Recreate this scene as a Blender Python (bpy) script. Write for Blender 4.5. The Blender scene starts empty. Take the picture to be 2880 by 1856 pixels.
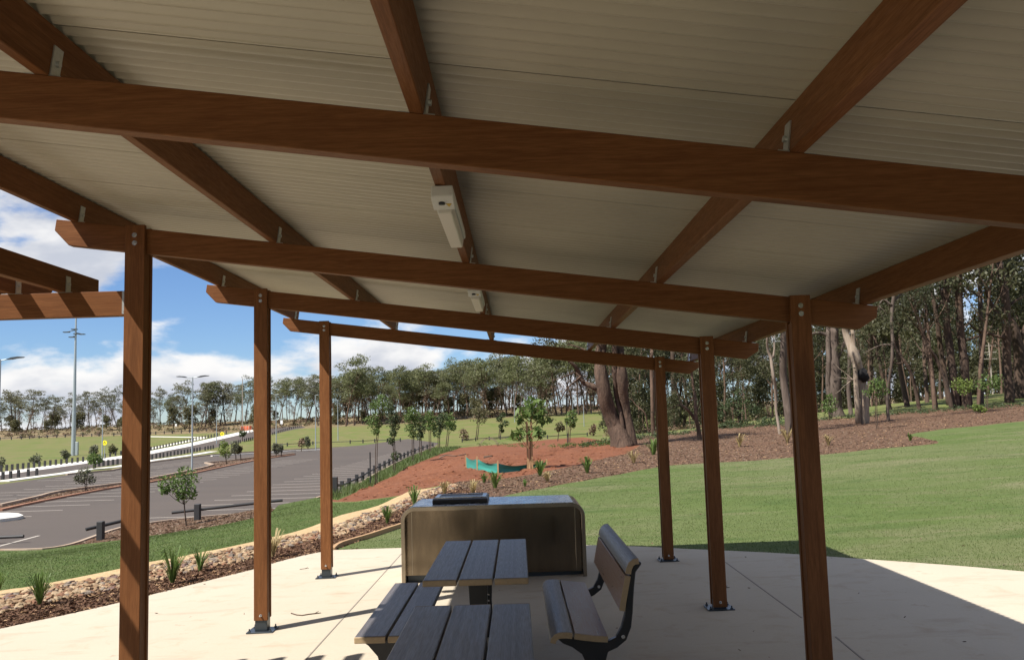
import bpy, math, random
import numpy as np
from mathutils import Vector, Matrix
from mathutils.geometry import delaunay_2d_cdt
random.seed(7); rng = np.random.default_rng(7)
PI = math.pi
scene = bpy.context.scene
col = scene.collection

# ------------------------------------------------------------------ camera, sky, sun, exposure
CAM = np.array([2.38909796, -5.47460367, 1.8122632]); FPX = 2477.1
def cam_axes(y=-0.0033, p=0.1010, ro=-0.0297):
    fwd = np.array([math.sin(y)*math.cos(p), math.cos(y)*math.cos(p), math.sin(p)])
    right = np.array([math.cos(y), -math.sin(y), 0.]); up = np.cross(right, fwd)
    c, s = math.cos(ro), math.sin(ro)
    return c*right+s*up, -s*right+c*up, fwd
CR, CU, CF = cam_axes()
cd = bpy.data.cameras.new('camera'); cam = bpy.data.objects.new('camera', cd); col.objects.link(cam)
M = Matrix.Identity(4)
for i in range(3):
    M[i][0] = CR[i]; M[i][1] = CU[i]; M[i][2] = -CF[i]; M[i][3] = CAM[i]
cam.matrix_world = M
cd.sensor_width = 36.; cd.sensor_fit = 'HORIZONTAL'; cd.lens = FPX/2880*36; cd.clip_start = .05; cd.clip_end = 6000
scene.camera = cam

SUN = Vector((1., .72, -1.53)).normalized()          # direction the light travels
elev = math.asin(-SUN.z); az_from = math.atan2(-SUN.x, -SUN.y)   # compass bearing of the sun, from +Y clockwise
sd = bpy.data.lights.new('sun', 'SUN'); sd.energy = 5.0; sd.angle = math.radians(.53); sd.color = (1., .955, .88)
so = bpy.data.objects.new('sun', sd); col.objects.link(so); so.location = (-30, -20, 40)
so.rotation_euler = SUN.to_track_quat('-Z', 'Y').to_euler()

w = bpy.data.worlds.new('World'); scene.world = w; w.use_nodes = True
nt = w.node_tree; N = nt.nodes; L = nt.links; N.clear()
def nd(t, **k):
    n = N.new(t)
    for a, v in k.items(): setattr(n, a, v)
    return n
sky = nd('ShaderNodeTexSky', sky_type='NISHITA', sun_disc=False, sun_elevation=elev, sun_rotation=az_from, air_density=1.0, dust_density=.05, ozone_density=1.6, altitude=200)
tc = nd('ShaderNodeTexCoord')
def wmath(op, a, b=None, clamp=False):
    m = nd('ShaderNodeMath', operation=op, use_clamp=clamp)
    for i, v in enumerate((a, b)):
        if v is None: continue
        if isinstance(v, (int, float)): m.inputs[i].default_value = v
        else: L.new(v, m.inputs[i])
    return m.outputs[0]
def cloud_noise(offset, scale, detail, rough=.56):
    mp = nd('ShaderNodeMapping'); mp.inputs['Location'].default_value = offset; mp.inputs['Scale'].default_value = (1, 1, 2.3)
    L.new(tc.outputs['Generated'], mp.inputs['Vector'])
    n = nd('ShaderNodeTexNoise', noise_dimensions='3D'); n.inputs['Scale'].default_value = scale; n.inputs['Detail'].default_value = detail; n.inputs['Roughness'].default_value = rough
    n.inputs['Distortion'].default_value = .15
    L.new(mp.outputs[0], n.inputs['Vector']); return n.outputs['Fac']
CLOUD_OFF = (4.3, 1.7, 0.42)
big = cloud_noise(CLOUD_OFF, 6.0, 9, .53)
lit = cloud_noise((CLOUD_OFF[0], CLOUD_OFF[1], CLOUD_OFF[2]+.05), 6.0, 5, .53)
def ramp(src, lo, hi):
    r = nd('ShaderNodeMapRange', interpolation_type='SMOOTHSTEP'); r.inputs['From Min'].default_value = lo; r.inputs['From Max'].default_value = hi
    L.new(src, r.inputs['Value']); return r.outputs[0]
mask = ramp(big, .465, .575)
shade = ramp(lit, .44, .64)
cc = nd('ShaderNodeMixRGB'); L.new(shade, cc.inputs[0]); cc.inputs[1].default_value = (11.2, 11.1, 11.0, 1); cc.inputs[2].default_value = (6.6, 7.0, 8.0, 1)
hs = nd('ShaderNodeHueSaturation'); hs.inputs['Saturation'].default_value = 1.0; hs.inputs['Value'].default_value = 1.0; L.new(sky.outputs[0], hs.inputs['Color'])
tint = nd('ShaderNodeMixRGB', blend_type='MULTIPLY'); tint.inputs[0].default_value = 1.; tint.inputs[2].default_value = (.82, 1.04, 1.42, 1); L.new(hs.outputs[0], tint.inputs[1])
mx = nd('ShaderNodeMixRGB'); L.new(mask, mx.inputs[0]); L.new(tint.outputs[0], mx.inputs[1]); L.new(cc.outputs[0], mx.inputs[2])
bg = nd('ShaderNodeBackground'); bg.inputs['Strength'].default_value = .05; L.new(mx.outputs[0], bg.inputs['Color'])
wo = nd('ShaderNodeOutputWorld'); L.new(bg.outputs[0], wo.inputs['Surface'])
scene.view_settings.view_transform = 'Standard'; scene.view_settings.look = 'None'; scene.view_settings.gamma = 1
scene.view_settings.exposure = .83
scene.cycles.use_denoising = True
scene.cycles.max_bounces = 8; scene.cycles.diffuse_bounces = 2; scene.cycles.transparent_max_bounces = 8
scene.cycles.sample_clamp_indirect = 8

# ------------------------------------------------------------------ materials
MATS = {}
def mat(name, base=(.5,.5,.5), rough=.6, metal=0., spec=.5):
    m = bpy.data.materials.new(name); m.use_nodes = True
    b = m.node_tree.nodes['Principled BSDF']
    b.inputs['Base Color'].default_value = (*base, 1); b.inputs['Roughness'].default_value = rough; b.inputs['Metallic'].default_value = metal
    b.inputs['Specular IOR Level'].default_value = spec
    MATS[name] = m; return m
class NB:
    """short helper for building a material's nodes"""
    def __init__(s, m): s.m = m; s.t = m.node_tree; s.n = s.t.nodes; s.l = s.t.links; s.b = s.n['Principled BSDF']; s._c = None
    def new(s, t, **k):
        n = s.n.new(t)
        for a, v in k.items(): setattr(n, a, v)
        return n
    def coord(s, scale=(1,1,1), kind='Object', rand=0.):
        tcn = s.new('ShaderNodeTexCoord'); mp = s.new('ShaderNodeMapping'); mp.inputs['Scale'].default_value = scale
        src = tcn.outputs[kind]
        if rand:
            oi = s.new('ShaderNodeObjectInfo'); v = s.new('ShaderNodeVectorMath', operation='SCALE'); v.inputs[0].default_value = (rand, rand*.7, rand*1.3)
            s.l.new(oi.outputs['Random'], v.inputs['Scale']); a = s.new('ShaderNodeVectorMath', operation='ADD'); s.l.new(src, a.inputs[0]); s.l.new(v.outputs[0], a.inputs[1]); src = a.outputs[0]
        s.l.new(src, mp.inputs['Vector']); return mp.outputs[0]
    def noise(s, vec, scale, detail=4, rough=.55, dist=0.):
        n = s.new('ShaderNodeTexNoise'); n.inputs['Scale'].default_value = scale; n.inputs['Detail'].default_value = detail; n.inputs['Roughness'].default_value = rough; n.inputs['Distortion'].default_value = dist
        s.l.new(vec, n.inputs['Vector']); return n.outputs['Fac']
    def rng(s, f, a, b, c=0., d=1.):
        r = s.new('ShaderNodeMapRange'); r.inputs[1].default_value = a; r.inputs[2].default_value = b; r.inputs[3].default_value = c; r.inputs[4].default_value = d
        s.l.new(f, r.inputs[0]); return r.outputs[0]
    def mix(s, f, c1, c2, mode='MIX'):
        m = s.new('ShaderNodeMixRGB', blend_type=mode)
        if isinstance(f, (int, float)): m.inputs[0].default_value = f
        else: s.l.new(f, m.inputs[0])
        for i, c in ((1, c1), (2, c2)):
            if isinstance(c, tuple): m.inputs[i].default_value = (*c, 1)
            else: s.l.new(c, m.inputs[i])
        return m.outputs[0]
    def color(s, c): s.l.new(c, s.b.inputs['Base Color'])
    def bump(s, h, strength=.3, dist=.02):
        b = s.new('ShaderNodeBump'); b.inputs['Strength'].default_value = strength; b.inputs['Distance'].default_value = dist
        s.l.new(h, b.inputs['Height']); s.l.new(b.outputs[0], s.b.inputs['Normal'])
    def roughness(s, f): s.l.new(f, s.b.inputs['Roughness'])

def wood(name, stretch, c1, c2, rough=.5):
    m = mat(name, c1, rough, spec=.12); q = NB(m)
    v = q.coord(stretch, rand=3.); g = q.noise(v, 9, 6, .62, .6); f = q.noise(v, 40, 3)
    g2 = q.noise(q.coord(tuple(min(a, 1.2)*.5 for a in stretch), rand=5.), 3, 3)
    c = q.mix(q.rng(g, .36, .64), c1, c2); c = q.mix(q.rng(f, .35, .7, 0, .5), c, tuple(x*.55 for x in c1)); c = q.mix(q.rng(g2, .35, .7, 0, .3), c, tuple(x*.7 for x in c2))
    oi = q.new('ShaderNodeObjectInfo'); c = q.mix(q.rng(oi.outputs['Random'], 0, 1, 0, .34), c, tuple(x*.55 for x in c1))
    kn = q.noise(q.coord(tuple(min(a, 2.) for a in stretch), rand=7.), 2.2, 2, .4); c = q.mix(q.rng(kn, .66, .74, 0, .55), c, tuple(x*.4 for x in c1))
    q.color(c); q.bump(g, .12, .004); q.roughness(q.rng(f, .2, .8, rough-.06, rough+.12)); return m
W1, W2 = (.146, .056, .0205), (.232, .097, .037)
wood('wood_x', (.35, 6, 6), W1, W2); wood('wood_y', (6, .35, 6), W1, W2); wood('wood_z', (6, 6, .35), W1, W2)

m = mat('roof_metal', (.60, .56, .46), .3); q = NB(m); v = q.coord()
q.color(q.mix(q.rng(q.noise(v, 1.2, 5), .35, .7), (.415, .372, .285), (.355, .318, .243)))
m = mat('galvanised', (.55, .56, .55), .38, .75); q = NB(m); v = q.coord(rand=4.); q.color(q.mix(q.noise(v, 60, 3), (.42, .43, .42), (.62, .63, .62)))
mat('bolt_steel', (.6, .6, .6), .25, .9)
mat('dark_steel', (.045, .055, .065), .32, .55)
m = mat('black_cast', (.012, .012, .014), .35)
m = mat('stainless', (.50, .485, .455), .3, 1.); q = NB(m); sm = q.noise(q.coord((1,1,1)), 2.2, 4)
q.roughness(q.rng(sm, .3, .7, .15, .24)); q.color(q.mix(q.rng(sm, .35, .7, 0, .6), (.36, .31, .25), (.28, .24, .19)))
m = mat('stainless_shade', (.2, .165, .125), .16, 1.); q = NB(m); sm = q.noise(q.coord((3, 1, .6)), 2.6, 4); q.roughness(q.rng(sm, .3, .7, .12, .22)); q.color(q.mix(q.rng(sm, .35, .7), (.215, .175, .13), (.15, .12, .088)))  # stainless with the shade of the cabinet recess put into its colour
m = mat('stainless_top', (.47, .47, .47), .22, 1.); q = NB(m); v = q.coord((6, 1, 1)); g = q.noise(v, 6, 5); sp = q.noise(q.coord(), 9, 6, .65)
q.roughness(q.rng(sp, .35, .7, .15, .42)); q.color(q.mix(q.rng(sp, .4, .7), (.5, .5, .5), (.36, .36, .36)))
mat('hotplate_black', (.015, .015, .016), .4)
mat('lamp_body', (.52, .51, .47), .45); mat('lamp_lens', (.58, .54, .48), .3); mat('sensor', (.02, .02, .03), .2); mat('warning', (.45, .30, .03), .5)

def slat(name, ax):
    m = mat(name, (.12, .105, .1), .38, spec=.6); q = NB(m)
    tcn = q.new('ShaderNodeTexCoord'); sp = q.new('ShaderNodeSeparateXYZ'); q.l.new(tcn.outputs['Object'], sp.inputs[0])
    wv = q.new('ShaderNodeCombineXYZ'); q.l.new(sp.outputs[0], wv.inputs[0]); q.l.new(sp.outputs[2], wv.inputs[1])
    st = q.noise(wv.outputs[0], 42, 2, .5); v = q.coord((30, 1.2, 30), rand=2.); g = q.noise(v, 6, 5, .6); fn = q.noise(q.coord((180, 12, 180)), 4, 3)
    c = q.mix(q.rng(st, .4, .62), (.092, .086, .090), (.150, .140, .142)); c = q.mix(q.rng(g, .35, .7, 0, .5), c, (.105, .080, .068)); c = q.mix(q.rng(fn, .4, .7, 0, .35), c, (.06, .052, .05))
    q.color(c); q.roughness(q.rng(g, .3, .7, .34, .5)); q.bump(q.mix(.5, st, fn), .1, .002)
    return m
slat('slat_y', 1)
m = mat('slat_end', (.34, .24, .13), .6); q = NB(m); q.color(q.mix(q.noise(q.coord(rand=3.), 45, 3), (.27, .19, .10), (.40, .29, .17)))
m = mat('slat_brown', (.16, .075, .045), .33, spec=.6); q = NB(m); v = q.coord((26, 1., 26), rand=2.); g = q.noise(v, 5, 5, .6)
q.color(q.mix(q.rng(g, .3, .7), (.10, .055, .042), (.20, .10, .065))); q.roughness(q.rng(g, .3, .7, .26, .42))

m = mat('concrete', (.62, .54, .43), .85, spec=.12); q = NB(m); v = q.coord()
a = q.noise(v, .55, 6, .6); b = q.noise(v, 2.6, 6, .65, .5); c3 = q.noise(q.coord((.6, 2.2, 1)), 1.6, 5, .6); f = q.noise(v, 60, 3)
c = q.mix(q.rng(a, .3, .7), (.435, .38, .295), (.48, .42, .33)); c = q.mix(q.rng(b, .54, .76, 0, .5), c, (.345, .26, .165)); c = q.mix(q.rng(c3, .58, .74, 0, .45), c, (.30, .225, .15)); c = q.mix(q.rng(q.noise(v, 4., 6, .72), .62, .74, 0, .55), c, (.23, .15, .095)); c = q.mix(q.rng(f, .3, .8, 0, .18), c, (.28, .24, .2))
q.color(c); q.bump(q.mix(.4, f, b), .12, .004)
m = mat('joint', (.22, .19, .16), .9)
def ground(name, cols, scales, bumpd=.03, bs=.5, rough=.95, stretch=(1,1,1)):
    m = mat(name, cols[0], rough, spec=.15); q = NB(m); v = q.coord(stretch)
    c = cols[0]; h = None
    for k, (cc_, s_) in enumerate(zip(cols[1:], scales)):
        n = q.noise(v, s_, 6, .62, .3); c = q.mix(q.rng(n, .38, .66), c, cc_); h = n
    q.color(c); q.bump(h, bs, bumpd); return m
ground('lawn', [(.066, .100, .024), (.088, .118, .034), (.055, .090, .021), (.108, .124, .046), (.048, .078, .018)], [.16, .9, 3.2, 26.], .03, .6)
m = mat('lawn_mound', (.09, .12, .03), .95, spec=.1); q = NB(m); v = q.coord(); vs = q.coord((.55, 1.6, 1))
c = q.mix(q.rng(q.noise(v, .13, 5, .6, .5), .40, .60), (.086, .118, .036), (.120, .134, .058)); c = q.mix(q.rng(q.noise(vs, .42, 6, .66, .8), .50, .66, 0, .85), c, (.158, .150, .084)); c = q.mix(q.rng(q.noise(vs, .8, 6, .68, .6), .34, .47, .85, 0), c, (.055, .088, .025))
c = q.mix(q.rng(q.noise(v, 1.5, 6, .7), .62, .74, 0, .7), c, (.19, .165, .10)); c = q.mix(q.rng(q.noise(q.coord((.4, 2.4, 1)), 3.2, 5, .65), .52, .68, 0, .55), c, (.07, .098, .030)); hh = q.noise(v, 38., 4, .7); c = q.mix(q.rng(hh, .42, .70, 0, .22), c, (.05, .072, .02)); q.color(c); q.bump(hh, .35, .02)
ground('field', [(.105, .135, .034), (.130, .140, .046), (.092, .126, .030), (.155, .135, .060)], [.02, .07, .3], .05, .3)
ground('scrub_ground', [(.15, .115, .06), (.19, .125, .075), (.10, .10, .045), (.22, .165, .10)], [.05, .3, 2.], .1, .5)
ground('mulch', [(.175, .090, .055), (.115, .062, .040), (.235, .140, .090), (.075, .045, .032)], [.8, 14., 34.], .04, .9)
ground('leaf_litter', [(.150, .080, .048), (.105, .057, .036), (.185, .110, .070), (.072, .045, .031)], [.4, 6., 22.], .05, .8)
ground('red_soil', [(.185, .070, .036), (.155, .058, .030), (.215, .092, .050), (.125, .049, .027)], [.25, 1.6, 12.], .06, .8)
ground('sandstone', [(.46, .335, .18), (.40, .28, .15), (.51, .385, .225), (.35, .235, .125)], [.7, 5., 30.], .02, .6)
m = mat('asphalt', (.14, .125, .118), .9, spec=.2); q = NB(m); v = q.coord()
a = q.noise(v, .05, 5); b = q.noise(v, 60, 2); c3 = q.noise(q.coord((.25, 1, 1)), .35, 5)
c = q.mix(q.rng(a, .3, .7), (.098, .080, .069), (.080, .067, .059)); c = q.mix(q.rng(c3, .45, .75, 0, .5), c, (.115, .092, .078)); c = q.mix(q.rng(b, .3, .7, 0, .3), c, (.05, .047, .045)); q.color(c); q.bump(b, .2, .01)
ground('path_concrete', [(.60, .58, .53), (.66, .63, .58), (.55, .52, .47)], [.3, 4.], .01, .2)
ground('kerb', [(.36, .28, .21), (.32, .21, .145), (.40, .32, .25)], [.4, 3.], .01, .2)
ground('kerb_red', [(.34, .17, .11), (.40, .22, .15), (.28, .14, .09)], [.5, 4.], .01, .2)
mat('line_paint', (.40, .36, .31), .8)
m = mat('black_timber', (.018, .018, .020), .6); q = NB(m); q.color(q.mix(q.noise(q.coord((8,8,1), rand=5.), 8, 4), (.012, .012, .014), (.032, .030, .030)))
def bark(name, c1, c2, c3, sc=5., bd=.05):
    m = mat(name, c1, .9, spec=.15); q = NB(m); v = q.coord((1, 1, .22), rand=9.); n = q.noise(v, sc, 6, .65, .8); n2 = q.noise(q.coord((1,1,.5), rand=4.), 1.3, 3)
    c = q.mix(q.rng(n, .36, .64), c1, c2); c = q.mix(q.rng(n2, .45, .7, 0, .6), c, c3); q.color(c); q.bump(n, .9, bd); return m
bark('bark_dark', (.045, .033, .027), (.095, .065, .048), (.13, .085, .06)); bark('bark_brown', (.070, .046, .033), (.135, .090, .065), (.165, .108, .078), 6.)
bark('bark_pale', (.17, .13, .10), (.26, .21, .17), (.12, .085, .062), 3.); bark('bark_old', (.046, .032, .025), (.115, .075, .054), (.145, .095, .07), 8., .1); bark('bark_grey', (.080, .060, .049), (.135, .105, .086), (.064, .046, .036), 4.); bark('bark_white', (.24, .185, .135), (.34, .28, .22), (.14, .09, .06), 2.5)
def leaf(name, c1, c2, c3, trans=.35, sc=.6):
    m = mat(name, c1, .55, spec=.35); q = NB(m); v = q.coord(rand=30.); n = q.noise(v, sc, 3); n2 = q.noise(v, sc*9, 2)
    c = q.mix(q.rng(n, .35, .65), c1, c2); c = q.mix(q.rng(n2, .5, .75, 0, .7), c, c3); q.color(c)
    tr = q.new('ShaderNodeBsdfTranslucent'); q.l.new(c, tr.inputs['Color']); ms = q.new('ShaderNodeMixShader'); ms.inputs[0].default_value = trans
    q.l.new(q.b.outputs[0], ms.inputs[1]); q.l.new(tr.outputs[0], ms.inputs[2]); q.l.new(ms.outputs[0], q.n['Material Output'].inputs['Surface']); return m
leaf('leaf_gum', (.138, .136, .074), (.172, .164, .094), (.108, .108, .060)); leaf('leaf_wood', (.064, .068, .030), (.090, .088, .042), (.044, .048, .022)); leaf('leaf_wood_dark', (.038, .046, .020), (.055, .062, .028), (.026, .033, .015)); leaf('leaf_gum_green', (.126, .138, .058), (.162, .168, .078), (.096, .110, .046))
leaf('leaf_dark', (.055, .080, .030), (.078, .102, .042), (.038, .058, .023)); leaf('leaf_sapling', (.085, .140, .032), (.125, .175, .050), (.052, .095, .024), sc=3.)
leaf('leaf_bright', (.105, .165, .038), (.145, .205, .058), (.065, .115, .028), sc=3.); leaf('leaf_lime', (.13, .18, .035), (.165, .21, .05), (.09, .14, .03)); leaf('leaf_grey', (.115, .125, .075), (.145, .145, .09), (.085, .09, .055)); leaf('leaf_olive', (.105, .105, .045), (.14, .125, .06), (.09, .075, .04))
leaf('blade', (.085, .150, .030), (.125, .185, .045), (.17, .20, .065), sc=4.); leaf('blade_dry', (.36, .27, .12), (.42, .33, .17), (.24, .20, .07), sc=4.); leaf('blade_lawn', (.078, .116, .027), (.102, .132, .040), (.125, .135, .055), .25, sc=.8)
leaf('dry_brown', (.150, .095, .058), (.190, .130, .082), (.105, .068, .042), .2)
for nm, cc_ in dict(stone_tan=(.25,.165,.095), stone_pale=(.32,.235,.145), stone_rust=(.205,.105,.06), stone_grey=(.18,.145,.115), stone_plum=(.13,.08,.066)).items():
    m = mat(nm, cc_, .8, spec=.3); q = NB(m); n = q.noise(q.coord(rand=8.), 14, 5); q.color(q.mix(q.rng(n, .3, .7), tuple(x*.75 for x in cc_), tuple(min(1, x*1.25) for x in cc_))); q.bump(n, .4, .01)
m = mat('shade_cloth', (.02, .19, .155), .75); q = NB(m); q.color(q.mix(q.noise(q.coord((2,2,30)), 6, 3), (.016, .15, .125), (.03, .24, .19)))
mat('stake', (.36, .22, .11), .8); mat('pole_steel', (.42, .46, .47), .4, .6); mat('lamp_dark', (.06, .065, .07), .4, .3); mat('pole_timber', (.30, .26, .22), .85)
mat('sign_yellow', (.85, .72, .02), .45); mat('sign_black', (.015, .015, .015), .5); mat('sign_white', (.75, .75, .73), .5); mat('sign_red', (.55, .06, .04), .5); mat('orange_mesh', (.80, .13, .04), .6); mat('sheet_white', (.5, .52, .55), .5)
mat('hollow_black', (.006, .005, .005), .95)

# ------------------------------------------------------------------ mesh helpers
class MB:
    def __init__(s): s.v = []; s.f = []
    def add(s, v, f): o = len(s.v); s.v += [tuple(map(float, p)) for p in v]; s.f += [tuple(i+o for i in q) for q in f]; return s
    def box(s, x0, x1, y0, y1, z0, z1):
        return s.add([(x0,y0,z0),(x1,y0,z0),(x1,y1,z0),(x0,y1,z0),(x0,y0,z1),(x1,y0,z1),(x1,y1,z1),(x0,y1,z1)], [(0,3,2,1),(4,5,6,7),(0,1,5,4),(1,2,6,5),(2,3,7,6),(3,0,4,7)])
    def prism(s, poly, a, b, axis='y', fn=None):
        """extrude a 2-D outline from a to b; axis y: poly is (x,z)"""
        n = len(poly)
        mk = {'y': lambda p, t: (p[0], t, p[1]), 'x': lambda p, t: (t, p[0], p[1]), 'z': lambda p, t: (p[0], p[1], t)}[axis]
        v = [mk(p, a) for p in poly]+[mk(p, b) for p in poly]
        if fn: v = [fn(p) for p in v]
        return s.add(v, [tuple(range(n)), tuple(range(2*n-1, n-1, -1))]+[(i, i+n, (i+1) % n+n, (i+1) % n) for i in range(n)])
    def tube(s, path, rad, n=8, cap=True, jitter=0.):
        path = [np.array(p, float) for p in path]; k = len(path)
        if not hasattr(rad, '__len__'): rad = [rad]*k
        o = len(s.v); ref = np.array([.31, .17, .93])
        for i, p in enumerate(path):
            d = path[min(i+1, k-1)]-path[max(i-1, 0)]; d = d/(np.linalg.norm(d)+1e-9)
            a = np.cross(d, ref if abs(d@ref) < .95 else np.array([1., 0, 0])); a /= np.linalg.norm(a)+1e-9; b = np.cross(d, a)
            for j in range(n):
                t = 2*PI*j/n; r = rad[i]*(1+(random.uniform(-jitter, jitter) if jitter else 0)); s.v.append(tuple(p+(a*math.cos(t)+b*math.sin(t))*r))
        for i in range(k-1):
            for j in range(n): q = o+i*n; s.f.append((q+j, q+(j+1) % n, q+n+(j+1) % n, q+n+j))
        if cap: s.f.append(tuple(o+n-1-j for j in range(n))); s.f.append(tuple(o+(k-1)*n+j for j in range(n)))
        return s
    def cyl(s, c, r, z0, z1, n=12): return s.tube([(c[0], c[1], z0), (c[0], c[1], z1)], r, n)
    def mesh(s, name, smooth=False):
        me = bpy.data.meshes.new(name); me.from_pydata(s.v, [], s.f)
        if smooth: me.shade_smooth()
        me.update(); return me
def smooth_by_angle(me, deg=40):
    me.shade_smooth()
    try: me.set_sharp_from_angle(angle=math.radians(deg))
    except Exception: pass
def link(name, me, m, parent=None, loc=None):
    o = bpy.data.objects.new(name, me); col.objects.link(o)
    if m is not None and len(me.materials) == 0: me.materials.append(MATS[m] if isinstance(m, str) else m)
    if parent is not None: o.parent = parent
    if loc is not None: o.location = loc
    return o
def bevel(o, wd=.004, seg=1):
    b = o.modifiers.new('bevel', 'BEVEL'); b.width = wd; b.segments = seg; b.limit_method = 'ANGLE'; b.angle_limit = math.radians(50)
def tag(o, label=None, cat=None, group=None, kind=None):
    if label: o['label'] = label
    if cat: o['category'] = cat
    if group: o['group'] = group
    if kind: o['kind'] = kind
    return o
def empty(name, loc, label, cat, group=None, rz=0.):
    o = bpy.data.objects.new(name, None); col.objects.link(o); o.location = loc; o.rotation_euler = (0, 0, rz); o.empty_display_size = .2
    return tag(o, label, cat, group)
def part(name, mb, m, root, bev=0., smooth=0, world=True):
    """a part of root; when world is set the vertices are in scene coordinates"""
    if world:
        l = root.location if root.parent is None else root.parent.location
        mb.v = [(a-l[0], b-l[1], c-l[2]) for a, b, c in mb.v]
    me = mb.mesh(name)
    if smooth: smooth_by_angle(me, smooth)
    o = link(name, me, m, root)
    if bev: bevel(o, bev)
    return o
def copy_tree(o, loc, rz=0., scale=None, parent=None):
    c = o.copy(); col.objects.link(c)
    if parent is None:
        c.location = loc; c.rotation_euler = (0, 0, rz)
        if scale is not None: c.scale = scale if hasattr(scale, '__len__') else (scale,)*3
    else: c.parent = parent
    for ch in o.children: copy_tree(ch, None, parent=c)
    return c
# ------------------------------------------------------------------ terrain
SG, XM = .0198, 2.09
ZL = -1.75                                                   # level of the car park
def ray(px, py): return CF+(px-1440)/FPX*CR-(py-928)/FPX*CU
def on_level(px, py, z): d = ray(px, py); return CAM+d*((z-CAM[2])/d[2])
def on_slab(px, py):
    d = ray(px, py); return CAM+d*(-(CAM[2]-SG*(CAM[0]-XM))/(d[2]-SG*d[0]))
def low(pts): return [tuple(on_level(x, y, ZL)[:2]) for x, y in pts]
def up(pts, z=-.08): return [tuple(on_level(x, y, z)[:2]) for x, y in pts]
TOE = [(0,1548),(120,1545),(201,1532),(270,1508),(338,1486),(423,1471),(560,1455),(712,1443),(809,1435),(860,1414),(902,1397),(960,1387),(1004,1363),(1069,1325),(1150,1285),(1222,1256)]
P_LOW = [(-260., -120.), (-60., 2.), (-20., 19.)]+low(TOE)+low([(1300,1250),(1500,1238),(1700,1232)])+[(70., 190.), (160., 215.), (500., 260.), (900., 900.), (-900., 900.), (-900., -120.)]
P_UP = [(-12., -60.), (-9., -10.), (-6.6, 0.)]+up([(0,1650),(100,1636),(335,1590),(420,1571),(488,1560),(565,1544),(617,1535),(712,1515),(762,1503),(802,1495),(880,1474),(960,1447),(1065,1421),(1121,1395),(1180,1372),(1290,1335),(1400,1310)], -.12)+[(3., 38.), (11., 48.), (22., 62.), (42., 80.), (90., 110.), (400., 160.), (400., -200.), (-12., -200.)]
P_LOW = np.array(P_LOW); P_UP = np.array(P_UP)
def inside(P, xy):
    x, y = xy[:, 0], xy[:, 1]; c = np.zeros(len(xy), bool); n = len(P); j = n-1
    for i in range(n):
        xi, yi, xj, yj = *P[i], *P[j]
        m_ = ((yi > y) != (yj > y)); 
        with np.errstate(divide='ignore', invalid='ignore'): c ^= m_ & (x < (xj-xi)*(y-yi)/(yj-yi+1e-30)+xi)
        j = i
    return c
def pdist(P, xy):
    d = np.full(len(xy), 1e18)
    for i in range(len(P)):
        a = P[i-1]; b = P[i]; ab = b-a; t = np.clip(((xy-a)@ab)/(ab@ab+1e-12), 0, 1); q = xy-(a+t[:, None]*ab); d = np.minimum(d, (q*q).sum(1))
    d = np.sqrt(d); d[inside(P, xy)] = 0; return d
def sstep(x, a, b): t = np.clip((x-a)/(b-a), 0, 1); return t*t*(3-2*t)
def hnoise(x, y, s):
    return (np.sin(x*s*1.3+1.7)*np.cos(y*s*.9+.4)+.5*np.sin(x*s*2.9-y*s*2.1+2.)+.3*np.cos(x*s*5.3+y*s*4.7))/1.8
FX = np.array([-.80, -.58, -.30, -.14, -.05, .065, .31, .47, .8]); FZ = np.array([.3, .3, .95, 1.6, 2.05, 2.7, 3.2, 2.9, 3.2])
def height(xy):
    xy = np.atleast_2d(np.asarray(xy, float)); x, y = xy[:, 0], xy[:, 1]
    rx, ry = x-CAM[0], y-CAM[1]; D = np.maximum(ry, 1.); tb = rx/D
    # far field rising to a wooded bank, then falling away behind it
    f = np.interp(tb, FX, FZ); zl = ZL+(f-ZL)*sstep(D, 128, 214)*(ry > 0)
    zl = zl+np.interp(tb, [-.6, -.3, 0, .3], [2.6, 2.5, 2.4, 1.6])*sstep(D, 206, 240)-4.5*sstep(D, 262, 420)
    zl = zl+.25*hnoise(x, y, .035)*sstep(D, 140, 220)
    zu = SG*(np.clip(x, -20, 60)-XM)+.03*np.clip(x-10, 0, 60)+.012*np.clip(y-22, 0, 60)*(x > -5)
    zu = zu+.05*hnoise(x, y, .35)*sstep(np.hypot(x-3, y-1), 9, 16)
    dl, du = pdist(P_LOW, xy), pdist(P_UP, xy); t = dl/(dl+du+1e-9); t = .35*t+.65*t*t*(3-2*t)
    z = zl*(1-t)+zu*t
    bump = .65*np.exp(-(((x+1.5)/3.2)**2+((y-44)/7.)**2))+.25*np.exp(-(((x+4.5)/2.)**2+((y-60)/8.)**2))
    z = z+bump*(dl > 0)*np.minimum(dl/2., 1)
    return z
def hz(x, y): return float(height([(x, y)])[0])
TT = np.concatenate([np.geomspace(4, 60, 260), np.geomspace(60.4, 700, 520)])
def G(px, py):
    """where the line of sight through a photo pixel meets the terrain"""
    d = ray(px, py); d = d/math.hypot(d[0], d[1]); P = CAM+TT[:, None]*d; e = P[:, 2]-height(P[:, :2])
    s_ = np.where((e[:-1] > 0) & (e[1:] <= 0))[0]
    if len(s_) == 0: i = int(np.argmin(np.abs(e))); return Vector((P[i, 0], P[i, 1], P[i, 2]-e[i]))
    i = s_[0]; a, b = TT[i], TT[i+1]
    tt = np.linspace(a, b, 20); P = CAM+tt[:, None]*d; e = P[:, 2]-height(P[:, :2]); k = int(np.argmax(e <= 0)); k = max(k, 1)
    r = e[k-1]/(e[k-1]-e[k]+1e-12); p = P[k-1]+(P[k]-P[k-1])*r; return Vector((p[0], p[1], hz(p[0], p[1])))
def depth_of(p): return float((np.array(p)-CAM)@CF)
def at_depth(px, py, dep): d = ray(px, py); return CAM+d*dep
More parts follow.
